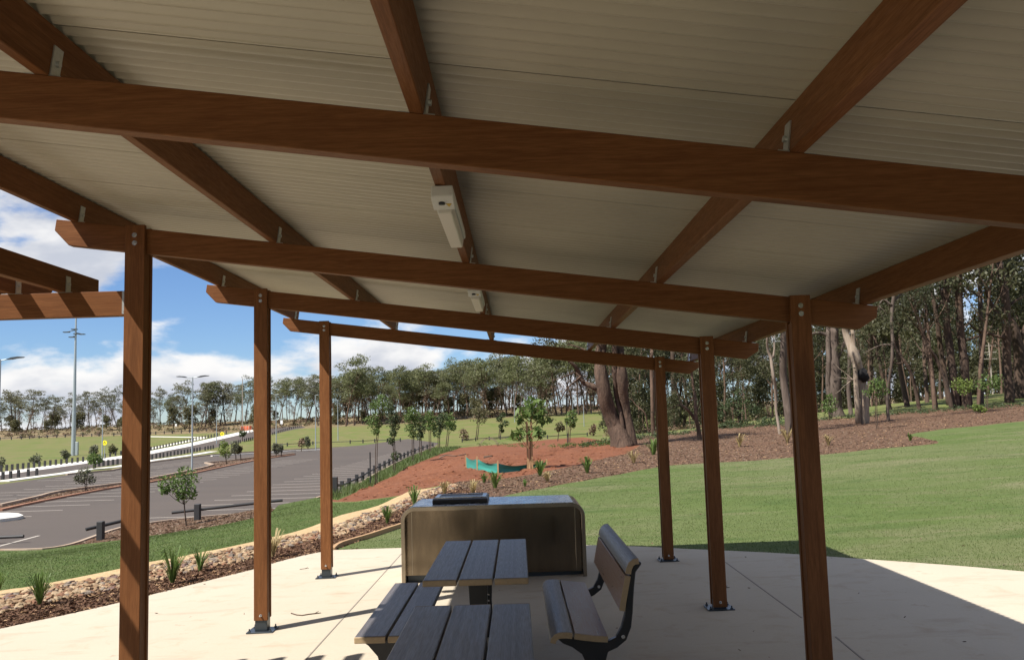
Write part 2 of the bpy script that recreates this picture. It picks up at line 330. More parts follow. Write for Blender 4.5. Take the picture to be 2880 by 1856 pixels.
def Gs(pts): return [tuple(G(*p)[:2]) for p in pts]
def catmull(P, n=4):
    P = [np.array(p, float) for p in P]; out = []
    for i in range(len(P)-1):
        p0, p1, p2, p3 = P[max(i-1, 0)], P[i], P[i+1], P[min(i+2, len(P)-1)]
        for k in range(n):
            t = k/n; out.append(.5*((2*p1)+(-p0+p2)*t+(2*p0-5*p1+4*p2-p3)*t*t+(-p0+3*p1-3*p2+p3)*t**3))
    out.append(P[-1]); return [tuple(p) for p in out]

# boundaries traced from the photograph, in photo pixels
E_SLAB = [(-420,1890),(-200,1820),(0,1767),(161,1733),(335,1694),(419,1673),(560,1638),(713,1600),(763,1584),(850,1562),(900,1552),(936,1546),(1129,1540),(1400,1533),(1650,1532),(1800,1536),(1920,1542),(2100,1550),(2248,1558),(2399,1569),(2640,1586),(2880,1606),(3200,1640),(3600,1700)]
slab_edge = [tuple(on_slab(*p)[:2]) for p in catmull(E_SLAB, 2)]
SLAB = slab_edge+[(11.5, 1.), (11.0, -4.), (7.5, -16.), (-2.5, -16.), (-6.3, -6.), (-6.2, -1.5), (-5.2, .6)]
S_LO = [(-260,1790),(0,1715),(64,1697),(141,1681),(335,1645),(419,1628),(521,1603),(577,1589),(641,1578),(711,1562),(764,1539),(823,1529),(880,1511),(960,1498),(1052,1461),(1133,1429),(1217,1393),(1290,1372)]
S_HI = [(-260,1738),(0,1673),(141,1638),(335,1608),(420,1587),(500,1571),(593,1552),(661,1537),(712,1528),(770,1517),(818,1501),(880,1493),(960,1467),(1080,1429),(1161,1397),(1217,1376),(1285,1362)]
D_HI = [(-260,1700),(0,1650),(100,1636),(335,1590),(420,1571),(488,1560),(565,1544),(617,1535),(712,1515),(762,1503),(802,1495),(880,1474),(960,1447),(1065,1421),(1121,1395),(1153,1381),(1205,1373)]
MOUND = [(936,1545),(960,1528),(1040,1504),(1129,1475),(1260,1438),(1431,1391),(1564,1365),(1685,1343),(1846,1314),(1920,1306),(2226,1286),(2443,1264),(2600,1251),(2640,1243),(2600,1232),(2560,1222),(2640,1208),(2725,1200),(2880,1184),(3300,1140)]
g_slo, g_shi, g_dhi = [catmull(Gs(p), 3) for p in (S_LO, S_HI, D_HI)]
g_mound = catmull(Gs(MOUND), 3)
toe = catmull(low(TOE), 3)
FARK = [(1148,1246),(1021,1255),(934,1259.6),(900,1261),(714,1271),(595,1279),(535,1287),(424,1301),(314,1324),(187,1335.5),(0,1361.6),(-200,1400),(-500,1470)]
fark = low(FARK)
CARPARK = toe+[(-10.2, 135.)]+fark+[(-60., 20.), (-40., 15.), (-20., 19.)]
Z = {}
Z['concrete_slab'] = SLAB
Z['rock_bed'] = g_slo+g_shi[::-1]
Z['edging'] = g_shi[:-1]+g_dhi[::-1]
bed_outer = g_slo
Z['garden_bed'] = [slab_edge[2]]+g_slo+Gs([(1330,1380),(1300,1400)])+[g_mound[0]]+[p for p in slab_edge[2:24]][::-1]
Z['median'] = low([(-60,1450),(0,1437),(119,1411),(340,1369),(424,1357),(539,1333),(714,1296),(800,1283),(830,1279),(829,1276),(765,1283),(714,1287),(640,1297),(577,1303),(600,1308),(539,1324),(424,1347),(340,1361),(171,1384),(110,1399),(0,1424),(-60,1436)])
Z['car_park'] = CARPARK
Z['mulch_strip'] = Gs([(133,1544),(173,1536),(338,1518),(421,1506),(480,1499),(561,1487),(641,1472),(712,1457),(742,1444),(764,1440)])+[p for p in toe if -12.5 < p[0] and p[1] < 32.2][::-1]
Z['grass_verge'] = Gs([(902,1402),(960,1391),(1004,1367),(1069,1328),(1150,1288),(1222,1260),(1300,1256),(1285,1263),(1240,1276),(1180,1301),(1110,1337),(1050,1364),(1000,1387),(950,1405)])
Z['red_soil'] = Gs([(905,1404),(940,1411),(1000,1410),(1060,1402),(1121,1394),(1160,1379),(1205,1372),(1290,1354),(1400,1348),(1500,1333),(1620,1308),(1760,1276),(1800,1252),(1700,1240),(1640,1229),(1540,1236),(1440,1247),(1300,1258),(1222,1262),(1150,1290),(1069,1330),(1004,1369),(960,1393)])
Z['woodland_floor'] = g_mound[3:]+[(60., 20.), (120., 60.)]+Gs([(2880,1134),(2737,1142),(2636,1152),(2478,1162),(2417,1174),(2300,1178),(2208,1191),(2021,1199),(1900,1218),(1800,1226),(1720,1243),(1600,1262),(1500,1290),(1400,1325),(1300,1345),(1235,1372)])
Z['lawn_mound'] = [(-1., 10.), (60., 45.), (70., 10.), (70., -60.), (8., -60.)]+[p for p in [(-8., -40.), (-6., -12.)]]
Z['lawn_mound'] = g_mound+[(60., 20.), (70., 0.), (70., -60.), (-6., -60.), (-4.5, -8.), (2., 0.)]
Z['lawn'] = g_dhi+Gs([(1160,1380),(1121,1396),(1060,1404),(1000,1412),(940,1413),(900,1402)])+[p for p in toe if p[1] < 39.5][::-1]+[(-20., 19.), (-60., 2.), (-40., -40.), (-9., -40.), (-8., -6.)]
Z['road'] = Gs([(-150,1372),(0,1349),(103,1338),(255,1316),(340,1305),(424,1291),(500,1279),(563,1266),(605,1259),(640,1250),(678,1242),(712,1233),(765,1221),(820,1209),(860,1202),(850,1198),(800,1200),(760,1205),(735,1209),(712,1213),(676,1222),(537,1254),(424,1276),(342,1289),(0,1336),(-150,1358)])
Z['footpath'] = Gs([(-150,1358),(0,1336),(342,1289),(424,1276),(537,1254),(676,1222),(712,1213),(710,1208),(676,1214),(537,1245),(424,1267),(342,1281),(0,1327),(-150,1349)])
Z['field_path'] = Gs([(424,1263),(470,1254),(520,1244),(575,1233),(584,1229),(540,1228),(424,1226.5),(424,1228.5),(530,1230),(560,1231.5),(520,1240),(470,1250),(424,1259)])
BANK = Gs([(-150,1243),(0,1238),(130,1234),(260,1229),(340,1227),(424,1222),(480,1218),(560,1214),(640,1210),(720,1203),(865,1197),(1000,1193)])
def faredge(off): # plan curve of the bank behind the field
    out = []
    for t in np.linspace(-.75, .62, 40): Dd = 208+off+4*math.sin(t*9); out.append((CAM[0]+t*Dd, CAM[1]+Dd))
    return out
Z['scrub_bank'] = faredge(0)+faredge(230)[::-1]
ORDER = ['concrete_slab', 'rock_bed', 'edging', 'garden_bed', 'mulch_strip', 'median', 'car_park', 'grass_verge', 'red_soil', 'woodland_floor', 'lawn_mound', 'lawn', 'road', 'footpath', 'field_path', 'scrub_bank']
ZMAT = dict(concrete_slab='concrete', rock_bed='mulch', edging='sandstone', garden_bed='mulch', mulch_strip='leaf_litter', median='leaf_litter', car_park='asphalt', grass_verge='lawn', red_soil='red_soil', woodland_floor='leaf_litter', lawn_mound='lawn_mound', lawn='lawn', road='asphalt', footpath='path_concrete', field_path='path_concrete', scrub_bank='scrub_ground', ground='field')
ZNAME = dict(edging='sandstone_edging', lawn_mound='lawn_mound')

pts, edges = [], []
for k in ORDER:
    o = len(pts); P = Z[k]; pts += P; edges += [(o+i, o+(i+1) % len(P)) for i in range(len(P))]
_p = np.array(Z['red_soil']); _q = np.column_stack([rng.uniform(_p[:, 0].min(), _p[:, 0].max(), 9000), rng.uniform(_p[:, 1].min(), min(_p[:, 1].max(), 75), 9000)]); pts += [tuple(a) for a in _q[inside(_p, _q)][:3500]]
rr = np.concatenate([np.geomspace(2.2, 260, 150), np.geomspace(268, 2600, 24)])
aa = np.concatenate([np.arange(-36, 36.01, .55), np.arange(40, 322, 6.)])
for a_ in np.radians(aa):
    for i, r_ in enumerate(rr):
        if abs(a_) > .65 and i % 3: continue
        j = random.uniform(-.25, .25)*(rr[min(i+1, len(rr)-1)]-r_) if i < len(rr)-1 else 0
        pts.append((CAM[0]+math.sin(a_+random.uniform(-.002, .002))*(r_+j), CAM[1]+math.cos(a_)*(r_+j)))
soil_poly = np.array(Z['red_soil'])
vo, eo, fo, *_ = delaunay_2d_cdt([Vector(p) for p in pts], edges, [], 0, 1e-4)
V2 = np.array([(v.x, v.y) for v in vo]); ZZ = height(V2)
SP = np.array(SLAB)
_i = inside(soil_poly, V2) & (V2[:, 1] < 75); _e = np.minimum(np.array([0.]), 0); _w = np.zeros(len(V2)); _ins = V2[_i]
_dd = np.full(len(_ins), 1e9)
for _a, _b in zip(soil_poly, np.roll(soil_poly, -1, 0)):
    _ab = _b-_a; _t = np.clip(((_ins-_a)@_ab)/(_ab@_ab+1e-12), 0, 1); _dd = np.minimum(_dd, np.linalg.norm(_ins-(_a+_t[:, None]*_ab), axis=1))
ZZ[_i] += np.minimum(_dd/1.5, 1)*(.11*hnoise(_ins[:, 0], _ins[:, 1], 1.1)+.07*hnoise(_ins[:, 1]+3, _ins[:, 0], 3.1)+rng.uniform(-.03, .03, len(_ins)))
s_d = pdist(SP, V2); on = s_d < .02
ZZ[on] = SG*(V2[on, 0]-XM)
near = (~on) & (s_d < 6) & (pdist(P_LOW, V2) > 3)
ZZ[near] -= .045*(1-sstep(s_d[near], 3, 6))*sstep(s_d[near], 0., .10)
tri = np.array([f for f in fo if len(f) == 3]); cen = V2[tri].mean(1); owner = np.full(len(tri), 'ground', dtype=object); left = np.ones(len(tri), bool)
for k in ORDER:
    i = left & inside(np.array(Z[k]), cen); owner[i] = k; left &= ~i
e1 = V2[tri[:, 1]]-V2[tri[:, 0]]; e2 = V2[tri[:, 2]]-V2[tri[:, 0]]; flip = (e1[:, 0]*e2[:, 1]-e1[:, 1]*e2[:, 0]) < 0; tri[flip] = tri[flip][:, ::-1]
ZOBJ = {}
for k in ORDER+['ground']:
    t = tri[owner == k]
    if len(t) == 0: continue
    u, inv = np.unique(t, return_inverse=True); me = bpy.data.meshes.new(k)
    vz = ZZ[u].copy()
    me.from_pydata(np.column_stack([V2[u], vz]).tolist(), [], inv.reshape(-1, 3).tolist()); me.shade_smooth()
    o = link(ZNAME.get(k, k), me, ZMAT[k]); o['kind'] = 'structure'; ZOBJ[k] = o

def surf_pts(zone, n, maxd=1e9, bias=2.0):
    """random points on a zone, denser near the camera"""
    t = tri[owner == zone]; A = V2[t]; ar = .5*np.abs((A[:, 1, 0]-A[:, 0, 0])*(A[:, 2, 1]-A[:, 0, 1])-(A[:, 1, 1]-A[:, 0, 1])*(A[:, 2, 0]-A[:, 0, 0]))
    c = A.mean(1)-CAM[:2]; D = np.hypot(c[:, 0], c[:, 1]); tb = np.abs(c[:, 0]/np.maximum(c[:, 1], .1)); wgt = ar*(D < maxd)*(c[:, 1] > 0)*(tb < .68)/np.maximum(D, 5)**bias
    k = rng.choice(len(t), n, p=wgt/wgt.sum()); a, b = rng.random(n), rng.random(n); s_ = a+b > 1; a[s_] = 1-a[s_]; b[s_] = 1-b[s_]
    P = np.column_stack([V2, ZZ])[t[k]]; return P[:, 0]*(1-a-b)[:, None]+P[:, 1]*a[:, None]+P[:, 2]*b[:, None]

def strip(name, line, wd, h, m, base=-.05, kind='structure', zfn=None, closed=False):
    """a kerb: a raised strip along a plan line"""
    P = np.array(line); d = np.gradient(P, axis=0); d /= np.linalg.norm(d, axis=1)[:, None]+1e-9; nrm = np.column_stack([-d[:, 1], d[:, 0]])*wd/2
    z = height(P) if zfn is None else zfn(P); mb = MB(); n = len(P)
    for s_, hh in ((1, base), (1, h), (-1, h), (-1, base)):
        mb.v += [(*(P[i]+nrm[i]*s_), z[i]+hh) for i in range(n)]
    for k in range(3):
        for i in range(n-1): mb.f.append((k*n+i, k*n+i+1, (k+1)*n+i+1, (k+1)*n+i))
    mb.f += [(0, n, 2*n, 3*n), (n-1, 4*n-1, 3*n-1, 2*n-1)]
    o = link(name, mb.mesh(name), m); tag(o, kind=kind); return o
flatz = lambda P: np.full(len(P), ZL)
strip('kerb', toe, .13, .05, 'kerb', zfn=flatz); strip('kerb', fark[:-3], .2, .13, 'kerb', zfn=flatz)
med = Z['median']; strip('kerb', catmull(med[1:9], 3), .2, .1, 'kerb_red', zfn=flatz); strip('kerb', catmull(med[9:21], 2), .2, .13, 'kerb', zfn=flatz)
strip('kerb', low([(595,1283),(650,1280),(714,1276),(760,1273),(829,1268),(900,1265)]), .5, .12, 'path_concrete', zfn=flatz)
strip('kerb', low([(0,1355),(187,1331),(240,1322),(340,1312),(424,1296),(470,1290),(540,1280),(600,1270),(640,1266)]), 1.4, .06, 'path_concrete', zfn=flatz)
strip('kerb', low([(860,1257),(980,1252),(1100,1247),(1222,1243),(1340,1238),(1450,1235),(1560,1232),(1660,1229)]), 1.2, .12, 'path_concrete', zfn=flatz)
strip('kerb', low([(1740,1222),(1800,1220),(1830,1219)]), 1.0, .12, 'path_concrete', zfn=flatz)
strip('timber_edging', g_mound[0:13], .06, .03, 'stake', base=-.08)
# raised island at the left edge of the car park
isl = [on_level(x, y, ZL) for x, y in [(-60,1453),(20,1449),(52,1451),(66,1457),(48,1462),(0,1468),(-60,1472)]]
mb = MB().prism([(p[0], p[1]) for p in isl], ZL-.05, ZL+.13, 'z'); tag(link('traffic_island', mb.mesh('traffic_island'), 'path_concrete'), 'low pale concrete traffic island in the car park at the left edge', 'traffic island')
# parking bay lines
lines = MB()
def pline(x0, x1, y, wd=.075): lines.box(x0, x1, y-wd/2, y+wd/2, ZL-.02, ZL+.006)
for k in range(28): pline(-12.8, -7.75, 31.0+2.62*k)
for k in range(22): pline(-22.6, -18.8, 33.2+2.62*k)
for k in range(22): pline(-29.6, -25.6, 36.2+2.62*k)
for k in range(12): pline(-34.2, -31.0, 62+2.62*k)
lm = link('line_marking', lines.mesh('line_marking'), 'line_paint'); tag(lm, kind='structure')
p0, p1 = on_level(0, 1535, ZL), on_level(110, 1506, ZL); mb = MB().tube([p0, p1], .06, 6); mb.v = [(a, b, ZL+.006+.05*(c-ZL)*.0) for a, b, c in mb.v]
d_ = (p1-p0)/np.linalg.norm(p1-p0); n_ = np.array([-d_[1], d_[0], 0])*.06; mb = MB(); mb.add([p0-n_*1.-d_*6, p1-n_, p1+n_, p0+n_-d_*6], [(0, 1, 2, 3)]); mb.v = [(a, b, ZL+.006) for a, b, c in mb.v]
tag(link('line_marking', mb.mesh('line_marking'), 'line_paint'), kind='structure')
# slab joints (thin saw cuts)
def slab_z(P): return SG*(np.asarray(P)[:, 0]-XM)
def joint(pxs):
    P = [tuple(on_slab(*p)[:2]) for p in pxs]; P = [tuple(np.array(P[0])+(np.array(P[-1])-np.array(P[0]))*t) for t in np.linspace(0, 1, 8)]
    strip('slab_joint', P, .012, .003, 'joint', base=-.02, zfn=slab_z)
joint([(858,1856),(1129,1557)]); joint([(2040,1580),(2255,1737)]); joint([(2350,1790),(2430,1856)])
# ------------------------------------------------------------------ picnic shelter
S, WD, ZT, MSL = 2.7403, 4.1793, 3.0963, .13778
AL = math.atan(MSL); CA, SA = math.cos(AL), math.sin(AL)
PW, T_F, T_B, T_K = .125, .034, .066, .032                   # post width, front plate, beam, back plate
def RF(u, y, n): return (u*CA+n*SA, y, ZT-u*SA+n*CA)         # roof frame: along the slope, along the shelter, normal
shel = empty('picnic_shelter', (2.09, 0., 0.), 'open timber picnic shelter with sloping corrugated metal roof over the tables', 'shelter')
FR = [-5*S, -4*S, -3*S, -2*S, -S, 0., S, 2*S]  # rearmost frames are unseen, added to shade the ground behind the camera
def bolt(mb, x, y, z, r=.011, dy=-.008, n=8):
    mb.tube([(x, y+.002, z), (x, y-.003, z)], r*1.5, 12); mb.tube([(x, y-.003, z), (x, y+dy, z)], [r, r*.9], 6)
for k, Y in enumerate(FR):
    for side, X in ((0, 0.), (1, WD)):
        zs = SG*(X-XM); zt = ZT-MSL*X+.012
        mb = MB(); zb = .062
        mb.box(X-PW/2, X+PW/2, Y, Y+T_F-.002, zb, zt); mb.box(X-PW/2, X+PW/2, Y+T_F+T_B+.002, Y+T_F+T_B+T_K, zb+.01, zt-.004); mb.box(X-PW/2+.008, X+PW/2-.008, Y+T_F-.002, Y+T_F+T_B+.002, zb+.025, zt-.17)
        po = part('post', mb, 'wood_z', shel, .003)
        b = MB(); b.box(X-.12, X+.12, Y-.048, Y+.175, zs, zs+.012); b.box(X-.055, X+.055, Y+.012, Y+.118, zs+.012, zb+.06)
        for dx in (-.095, .095):
            for dy in (-.026, .152): b.cyl((X+dx, Y+dy), .014, zs+.012, zs+.022, 6); b.cyl((X+dx, Y+dy), .007, zs+.022, zs+.04, 6)
        part('base_plate', b, 'dark_steel', po, .002)
        for z in (zt-.066, zt-.117): b = MB(); bolt(b, X, Y, z); part('bolt', b, 'bolt_steel', po)
        b = MB(); bolt(b, X, Y, .108, .008, -.03); part('bolt', b, 'bolt_steel', po)
oL, oR, HB = .5185/CA, (WD+.4954)/CA, .158
for Y in FR:
    y0, y1 = Y+T_F, Y+T_F+T_B
    prof = [(-oL, 0), (-oL, -.072), (-oL+.105, -HB), (oR-.105, -HB), (oR, -.072), (oR, 0)]
    mb = MB(); n = len(prof); mb.v = [RF(u, y0, q) for u, q in prof]+[RF(u, y1, q) for u, q in prof]
    mb.f = [tuple(range(n)), tuple(range(2*n-1, n-1, -1))]+[(i, i+n, (i+1) % n+n, (i+1) % n) for i in range(n)]
    part('beam', mb, 'wood_x', shel, .003)
PX = [-.405, .865, 2.09, 3.315, 4.585]; PD = .165; Y_NEAR, Y_FAR = -14.2, 5.72  # near end of the roof carried on unseen, to darken the interior
for i, X in enumerate(PX):
    u = X/CA; side = 1 if i < 3 else -1
    mb = MB(); pr = [(u-.024, 0), (u+.024, 0), (u+.024, PD), (u-.024, PD)]
    mb.v = [RF(a, Y_NEAR, b) for a, b in pr]+[RF(a, Y_FAR, b) for a, b in pr]; mb.f = [(0, 1, 2, 3), (7, 6, 5, 4)]+[(j, j+4, (j+1) % 4+4, (j+1) % 4) for j in range(4)]
    pu = part('purlin', mb, 'wood_y', shel, .003)
    for Y in FR:
        b = MB(); f0 = u+side*.025; yc = Y+T_F+.005
        def rb(u0, u1, y0, y1, n0, n1):
            o = len(b.v); b.box(u0, u1, y0, y1, n0, n1); b.v[o:] = [RF(*p) for p in b.v[o:]]
        rb(min(f0, f0+side*.005), max(f0, f0+side*.005), yc, yc+.055, .003, .105); rb(u-.06, u+.06, yc, yc+.055, -.0005, .0045)
        p_ = RF(f0+side*.005, yc+.028, .05); q_ = RF(f0+side*.016, yc+.028, .05); b.tube([p_, q_], .011, 8)
        part('bracket', b, 'galvanised', pu)
# corrugated roof sheets, each lapped over the next
COV = .762; PIT = .0762; u0, u1 = PX[0]/CA-.075, PX[-1]/CA+.075
y = 5.70; k = 0
while y > Y_NEAR+.1:
    ys = np.linspace(y-COV-.03, y, 89); mb = MB(); n = len(ys)
    lift = lambda t: PD+.0135+.0022*((t-(y-COV))/COV)
    for off in (0, .0025):
        for t in ys:
            hn = lift(t)+0.0125*math.cos(2*PI*(t-5.70)/PIT)+off; mb.v += [RF(u0, t, hn), RF(u1, t, hn)]
    for o in (0, 2*n):
        for j in range(n-1): a = o+2*j; mb.f.append((a, a+1, a+3, a+2) if o == 0 else (a, a+2, a+3, a+1))
    mb.f += [(0, 2*n-2, 4*n-2, 2*n), (1, 2*n+1, 4*n-1, 2*n-1)]+[(2*j, 2*n+2*j, 2*n+2*j+2, 2*j+2) for j in range(n-1)]+[(2*j+1, 2*j+3, 2*n+2*j+3, 2*n+2*j+1) for j in range(n-1)]
    part('roof_sheet', mb, 'roof_metal', shel, smooth=60); y -= COV; k += 1
# batten lights under the middle purlin
def batten(Y0, Y1, label):
    r_ = empty('batten_light', (2.09, (Y0+Y1)/2, RF(2.09/CA, 0, 0)[2]-.1), label, 'light', 'batten lights under the roof')
    zc = RF(2.09/CA, 0, 0)[2]-.004; xc = 2.098
    bd = MB().prism([(xc-.045, zc), (xc+.045, zc), (xc+.047, zc-.035), (xc+.045, zc-.045), (xc-.045, zc-.045), (xc-.047, zc-.035)], Y0, Y1, 'y'); part('housing', bd, 'lamp_body', r_, .003)
    ln = MB().prism([(xc-.038, zc-.045), (xc+.038, zc-.045), (xc+.03, zc-.092), (xc-.03, zc-.092)], Y0+.13, Y1-.005, 'y'); part('diffuser', ln, 'lamp_lens', r_, .004)
    en = MB().prism([(Y0, zc-.045), (Y0+.128, zc-.045), (Y0+.128, zc-.075), (Y0+.02, zc-.06)], xc-.047, xc+.047, 'x'); part('end_cap', en, 'lamp_body', r_, .003)
    c = (xc-.005, Y0+.045); sn = MB().tube([(c[0], c[1], zc-.06), (c[0], c[1], zc-.072)], .014, 12); part('sensor', sn, 'sensor', r_)
    wn = MB(); wn.add([(xc+.012, Y0+.055, zc-.0672), (xc+.036, Y0+.055, zc-.0672), (xc+.024, Y0+.085, zc-.0733), (xc+.012, Y0+.055, zc-.0632), (xc+.036, Y0+.055, zc-.0632), (xc+.024, Y0+.085, zc-.0693)], [(0, 2, 1), (3, 4, 5), (0, 1, 4, 3), (1, 2, 5, 4), (2, 0, 3, 5)]); part('warning_sticker', wn, 'warning', r_)
batten(-1.83, -.93, 'near white batten light with dark sensor under the middle roof purlin')
batten(.92, 1.82, 'smaller-looking farther white batten light under the middle roof purlin')
# pergola joined to the left post
pg = empty('pergola', (-1.9, -1.3, 0.), 'timber pergola with closely spaced rafters fixed to the left shelter post', 'pergola')
for Y in (.03, -2.71):
    part('beam', MB().box(-3.45, -.0625-.004, Y, Y+.066, 2.535, 2.693), 'wood_x', pg, .003)
    b = MB().box(-.085, -.0645, Y-.006, Y, 2.545, 2.69)
    for z in (2.565, 2.675): b.tube([(-.074, Y-.005, z), (-.074, Y-.014, z)], .006, 8)
    part('bracket', b, 'galvanised', pg)
    mb = MB(); mb.box(-3.56, -3.44, Y-.03, Y+.10, -.03, 2.69); part('post', mb, 'wood_z', pg, .003)
x = -.475
while x > -3.4:
    rf = part('rafter', MB().box(x-.025, x+.025, -3.2, .48, 2.696, 2.845), 'wood_y', pg, .003)
    b = MB(); b.box(x+.0255, x+.0305, .035, .09, 2.697, 2.80); b.box(x-.065, x+.06, .035, .09, 2.6935, 2.6975); b.tube([(x+.03, .062, 2.75), (x+.042, .062, 2.75)], .01, 8); part('bracket', b, 'galvanised', rf)
    x -= .318

# ------------------------------------------------------------------ tables and benches
def zslab(x): return SG*(x-XM)
def slat_set(root, xs, y0, y1, ztop, th, m='slat_y'):
    for xa, xb in xs:
        s_ = part('slat', MB().box(xa, xb, y0+.012, y1-.012, ztop-th, ztop), m, root, .006)
        for ya, yb in ((y0, y0+.012), (y1-.012, y1)): part('end_cap', MB().box(xa+.001, xb-.001, ya, yb, ztop-th+.001, ztop-.001), 'slat_end', s_, .004)
def cast_leg(root, prof, y, th, slots=None, name='leg'):
    mb = MB().prism(prof, y-th/2, y+th/2, 'y'); o = part(name, mb, 'black_cast', root, .004)
    return o
def pedestal(root, xc, y, ztop, w0=.075, w1=.2):
    z0 = zslab(xc); leg = MB()
    pr = [(xc-w0-.03, z0), (xc+w0+.03, z0), (xc+w0+.03, z0+.02), (xc+w0, z0+.05), (xc+w0*.85, z0+.3), (xc+w0, z0+.5*ztop/.7), (xc+w1*.8, ztop-.06), (xc+w1, ztop-.03), (xc+w1, ztop), (xc-w1, ztop), (xc-w1, ztop-.03), (xc-w1*.8, ztop-.06), (xc-w0, z0+.5*ztop/.7), (xc-w0*.85, z0+.3), (xc-w0, z0+.05), (xc-w0-.03, z0+.02)]
    lo = part('leg', MB().prism(pr, y-.03, y+.03, 'y'), 'black_cast', root, .004)
    for s_ in (-1, 1): part('slot_plate', MB().box(xc-.035, xc+.035, y+s_*.033-.003, y+s_*.033+.003, ztop*.42, ztop*.42+.012), 'bolt_steel', lo); part('slot_plate', MB().box(xc-.035, xc+.035, y+s_*.033-.003, y+s_*.033+.003, ztop*.42+.05, ztop*.42+.062), 'bolt_steel', lo)
    return lo
def table(x0, x1, y0, y1, label, zt=.75):
    r_ = empty('picnic_table', ((x0+x1)/2, (y0+y1)/2, zslab((x0+x1)/2)), label, 'table'); g = .014; wd = (x1-x0-2*g)/3
    slat_set(r_, [(x0+i*(wd+g), x0+i*(wd+g)+wd) for i in range(3)], y0, y1, zt, .042)
    for y in (y0+.38, y1-.38): pedestal(r_, (x0+x1)/2, y, zt-.045, .062, .085)
    part('rail', MB().box((x0+x1)/2-.03, (x0+x1)/2+.03, y0+.3, y1-.3, zt-.075, zt-.046), 'black_cast', r_)
    return r_
table(1.715, 2.43, .59, 2.55, 'far picnic table with three grey slats standing before the steel barbecue')
table(1.76, 2.43, -2.2, -.215, 'near picnic table with three grey slats cut off by the bottom edge')
def bench_flat(x0, x1, y0, y1, label, zt=.45):
    r_ = empty('bench', ((x0+x1)/2, (y0+y1)/2, zslab(x0)), label, 'bench'); g = .014; wd = (x1-x0-g)/2
    slat_set(r_, [(x0, x0+wd), (x0+wd+g, x1)], y0, y1, zt, .042)
    xc = (x0+x1)/2; z0 = zslab(xc)
    for y in (y0+.22, y1-.22):
        pr = [(xc-.1, z0), (xc+.1, z0), (xc+.1, z0+.02), (xc+.07, z0+.05), (xc+.065, z0+.2), (xc+.09, z0+.29), (xc+.15, z0+.36), (x1-.03, zt-.08), (x1-.03, zt-.044), (x0+.03, zt-.044), (x0+.03, zt-.08), (xc-.15, z0+.36), (xc-.09, z0+.29), (xc-.065, z0+.2), (xc-.07, z0+.05), (xc-.1, z0+.02)]
        lo = part('leg', MB().prism(pr, y-.03, y+.03, 'y'), 'black_cast', r_, .004)
        for dz in (.16, .2): part('slot_plate', MB().box(xc-.03, xc+.03, y-.036, y-.03, z0+dz, z0+dz+.012), 'bolt_steel', lo)
        part('bolt', MB().tube([(x0+.05, y-.03, zt-.065), (x0+.05, y-.042, zt-.065)], .012, 8), 'bolt_steel', lo)
bench_flat(1.295, 1.715, .35, 2.25, 'low backless bench of two grey slats beside the far picnic table')
def bench_back():
    x0, y0, y1 = 2.56, .33, 2.24; z0 = zslab(2.8); r_ = empty('bench', (2.8, 1.28, z0), 'bench with curved backrest of brown slats right of the far table', 'bench')
    def bar(prof, name='slat', m='slat_brown'):
        s_ = part(name, MB().prism(prof, y0+.012, y1-.012, 'y'), m, r_, .003, 30)
        for ya, yb in ((y0, y0+.012), (y1-.012, y1)): part('end_cap', MB().prism(prof, ya, yb, 'y'), 'slat_end', s_)
        return s_
    def shell(curve, th):
        c = [np.array(p) for p in curve]; o = []
        for i, p in enumerate(c):
            d = c[min(i+1, len(c)-1)]-c[max(i-1, 0)]; d = d/np.linalg.norm(d); o.append(p+np.array([d[1], -d[0]])*th)
        return [tuple(p) for p in c]+[tuple(p) for p in o[::-1]]
    bar(shell([(2.555, .385), (2.56, .41), (2.585, .436), (2.62, .447), (2.66, .447), (2.70, .442)], .036), m='slat_y')
    bar(shell([(2.714, .440), (2.76, .432), (2.85, .420), (2.925, .414)], .036))
    bar(shell([(3.005, .575), (3.02, .65), (3.038, .73), (3.052, .792)], .036))
    bar(shell([(3.054, .806), (3.062, .84), (3.078, .872), (3.105, .893), (3.14, .898)], .036), m='slat_y')
    for y in (y0+.10, y1-.10):
        pr = [(2.60, .395), (2.66, .40), (2.80, .375), (2.93, .365), (2.985, .39), (3.02, .45), (3.045, .53), (3.068, .66), (3.09, .78), (3.12, .845), (3.165, .865), (3.17, .85), (3.13, .80), (3.115, .70), (3.10, .55), (3.085, .45), (3.05, .37), (2.99, .325), (2.93, .30), (2.905, .22), (2.90, .10), (2.905, z0+.04), (2.95, z0+.02), (2.95, z0), (2.75, z0), (2.75, z0+.02), (2.79, z0+.04), (2.795, .10), (2.79, .22), (2.76, .29), (2.70, .335), (2.64, .36)]
        lo = part('frame', MB().prism(pr, y-.025, y+.025, 'y'), 'black_cast', r_, .005)
        for dz in (.15, .20): part('slot_plate', MB().box(2.815, 2.885, y-.031, y-.025, dz, dz+.012), 'bolt_steel', lo)
        part('bolt', MB().tube([(3.03, y-.025, .395), (3.03, y-.036, .395)], .013, 8), 'bolt_steel', lo)
bench_back()
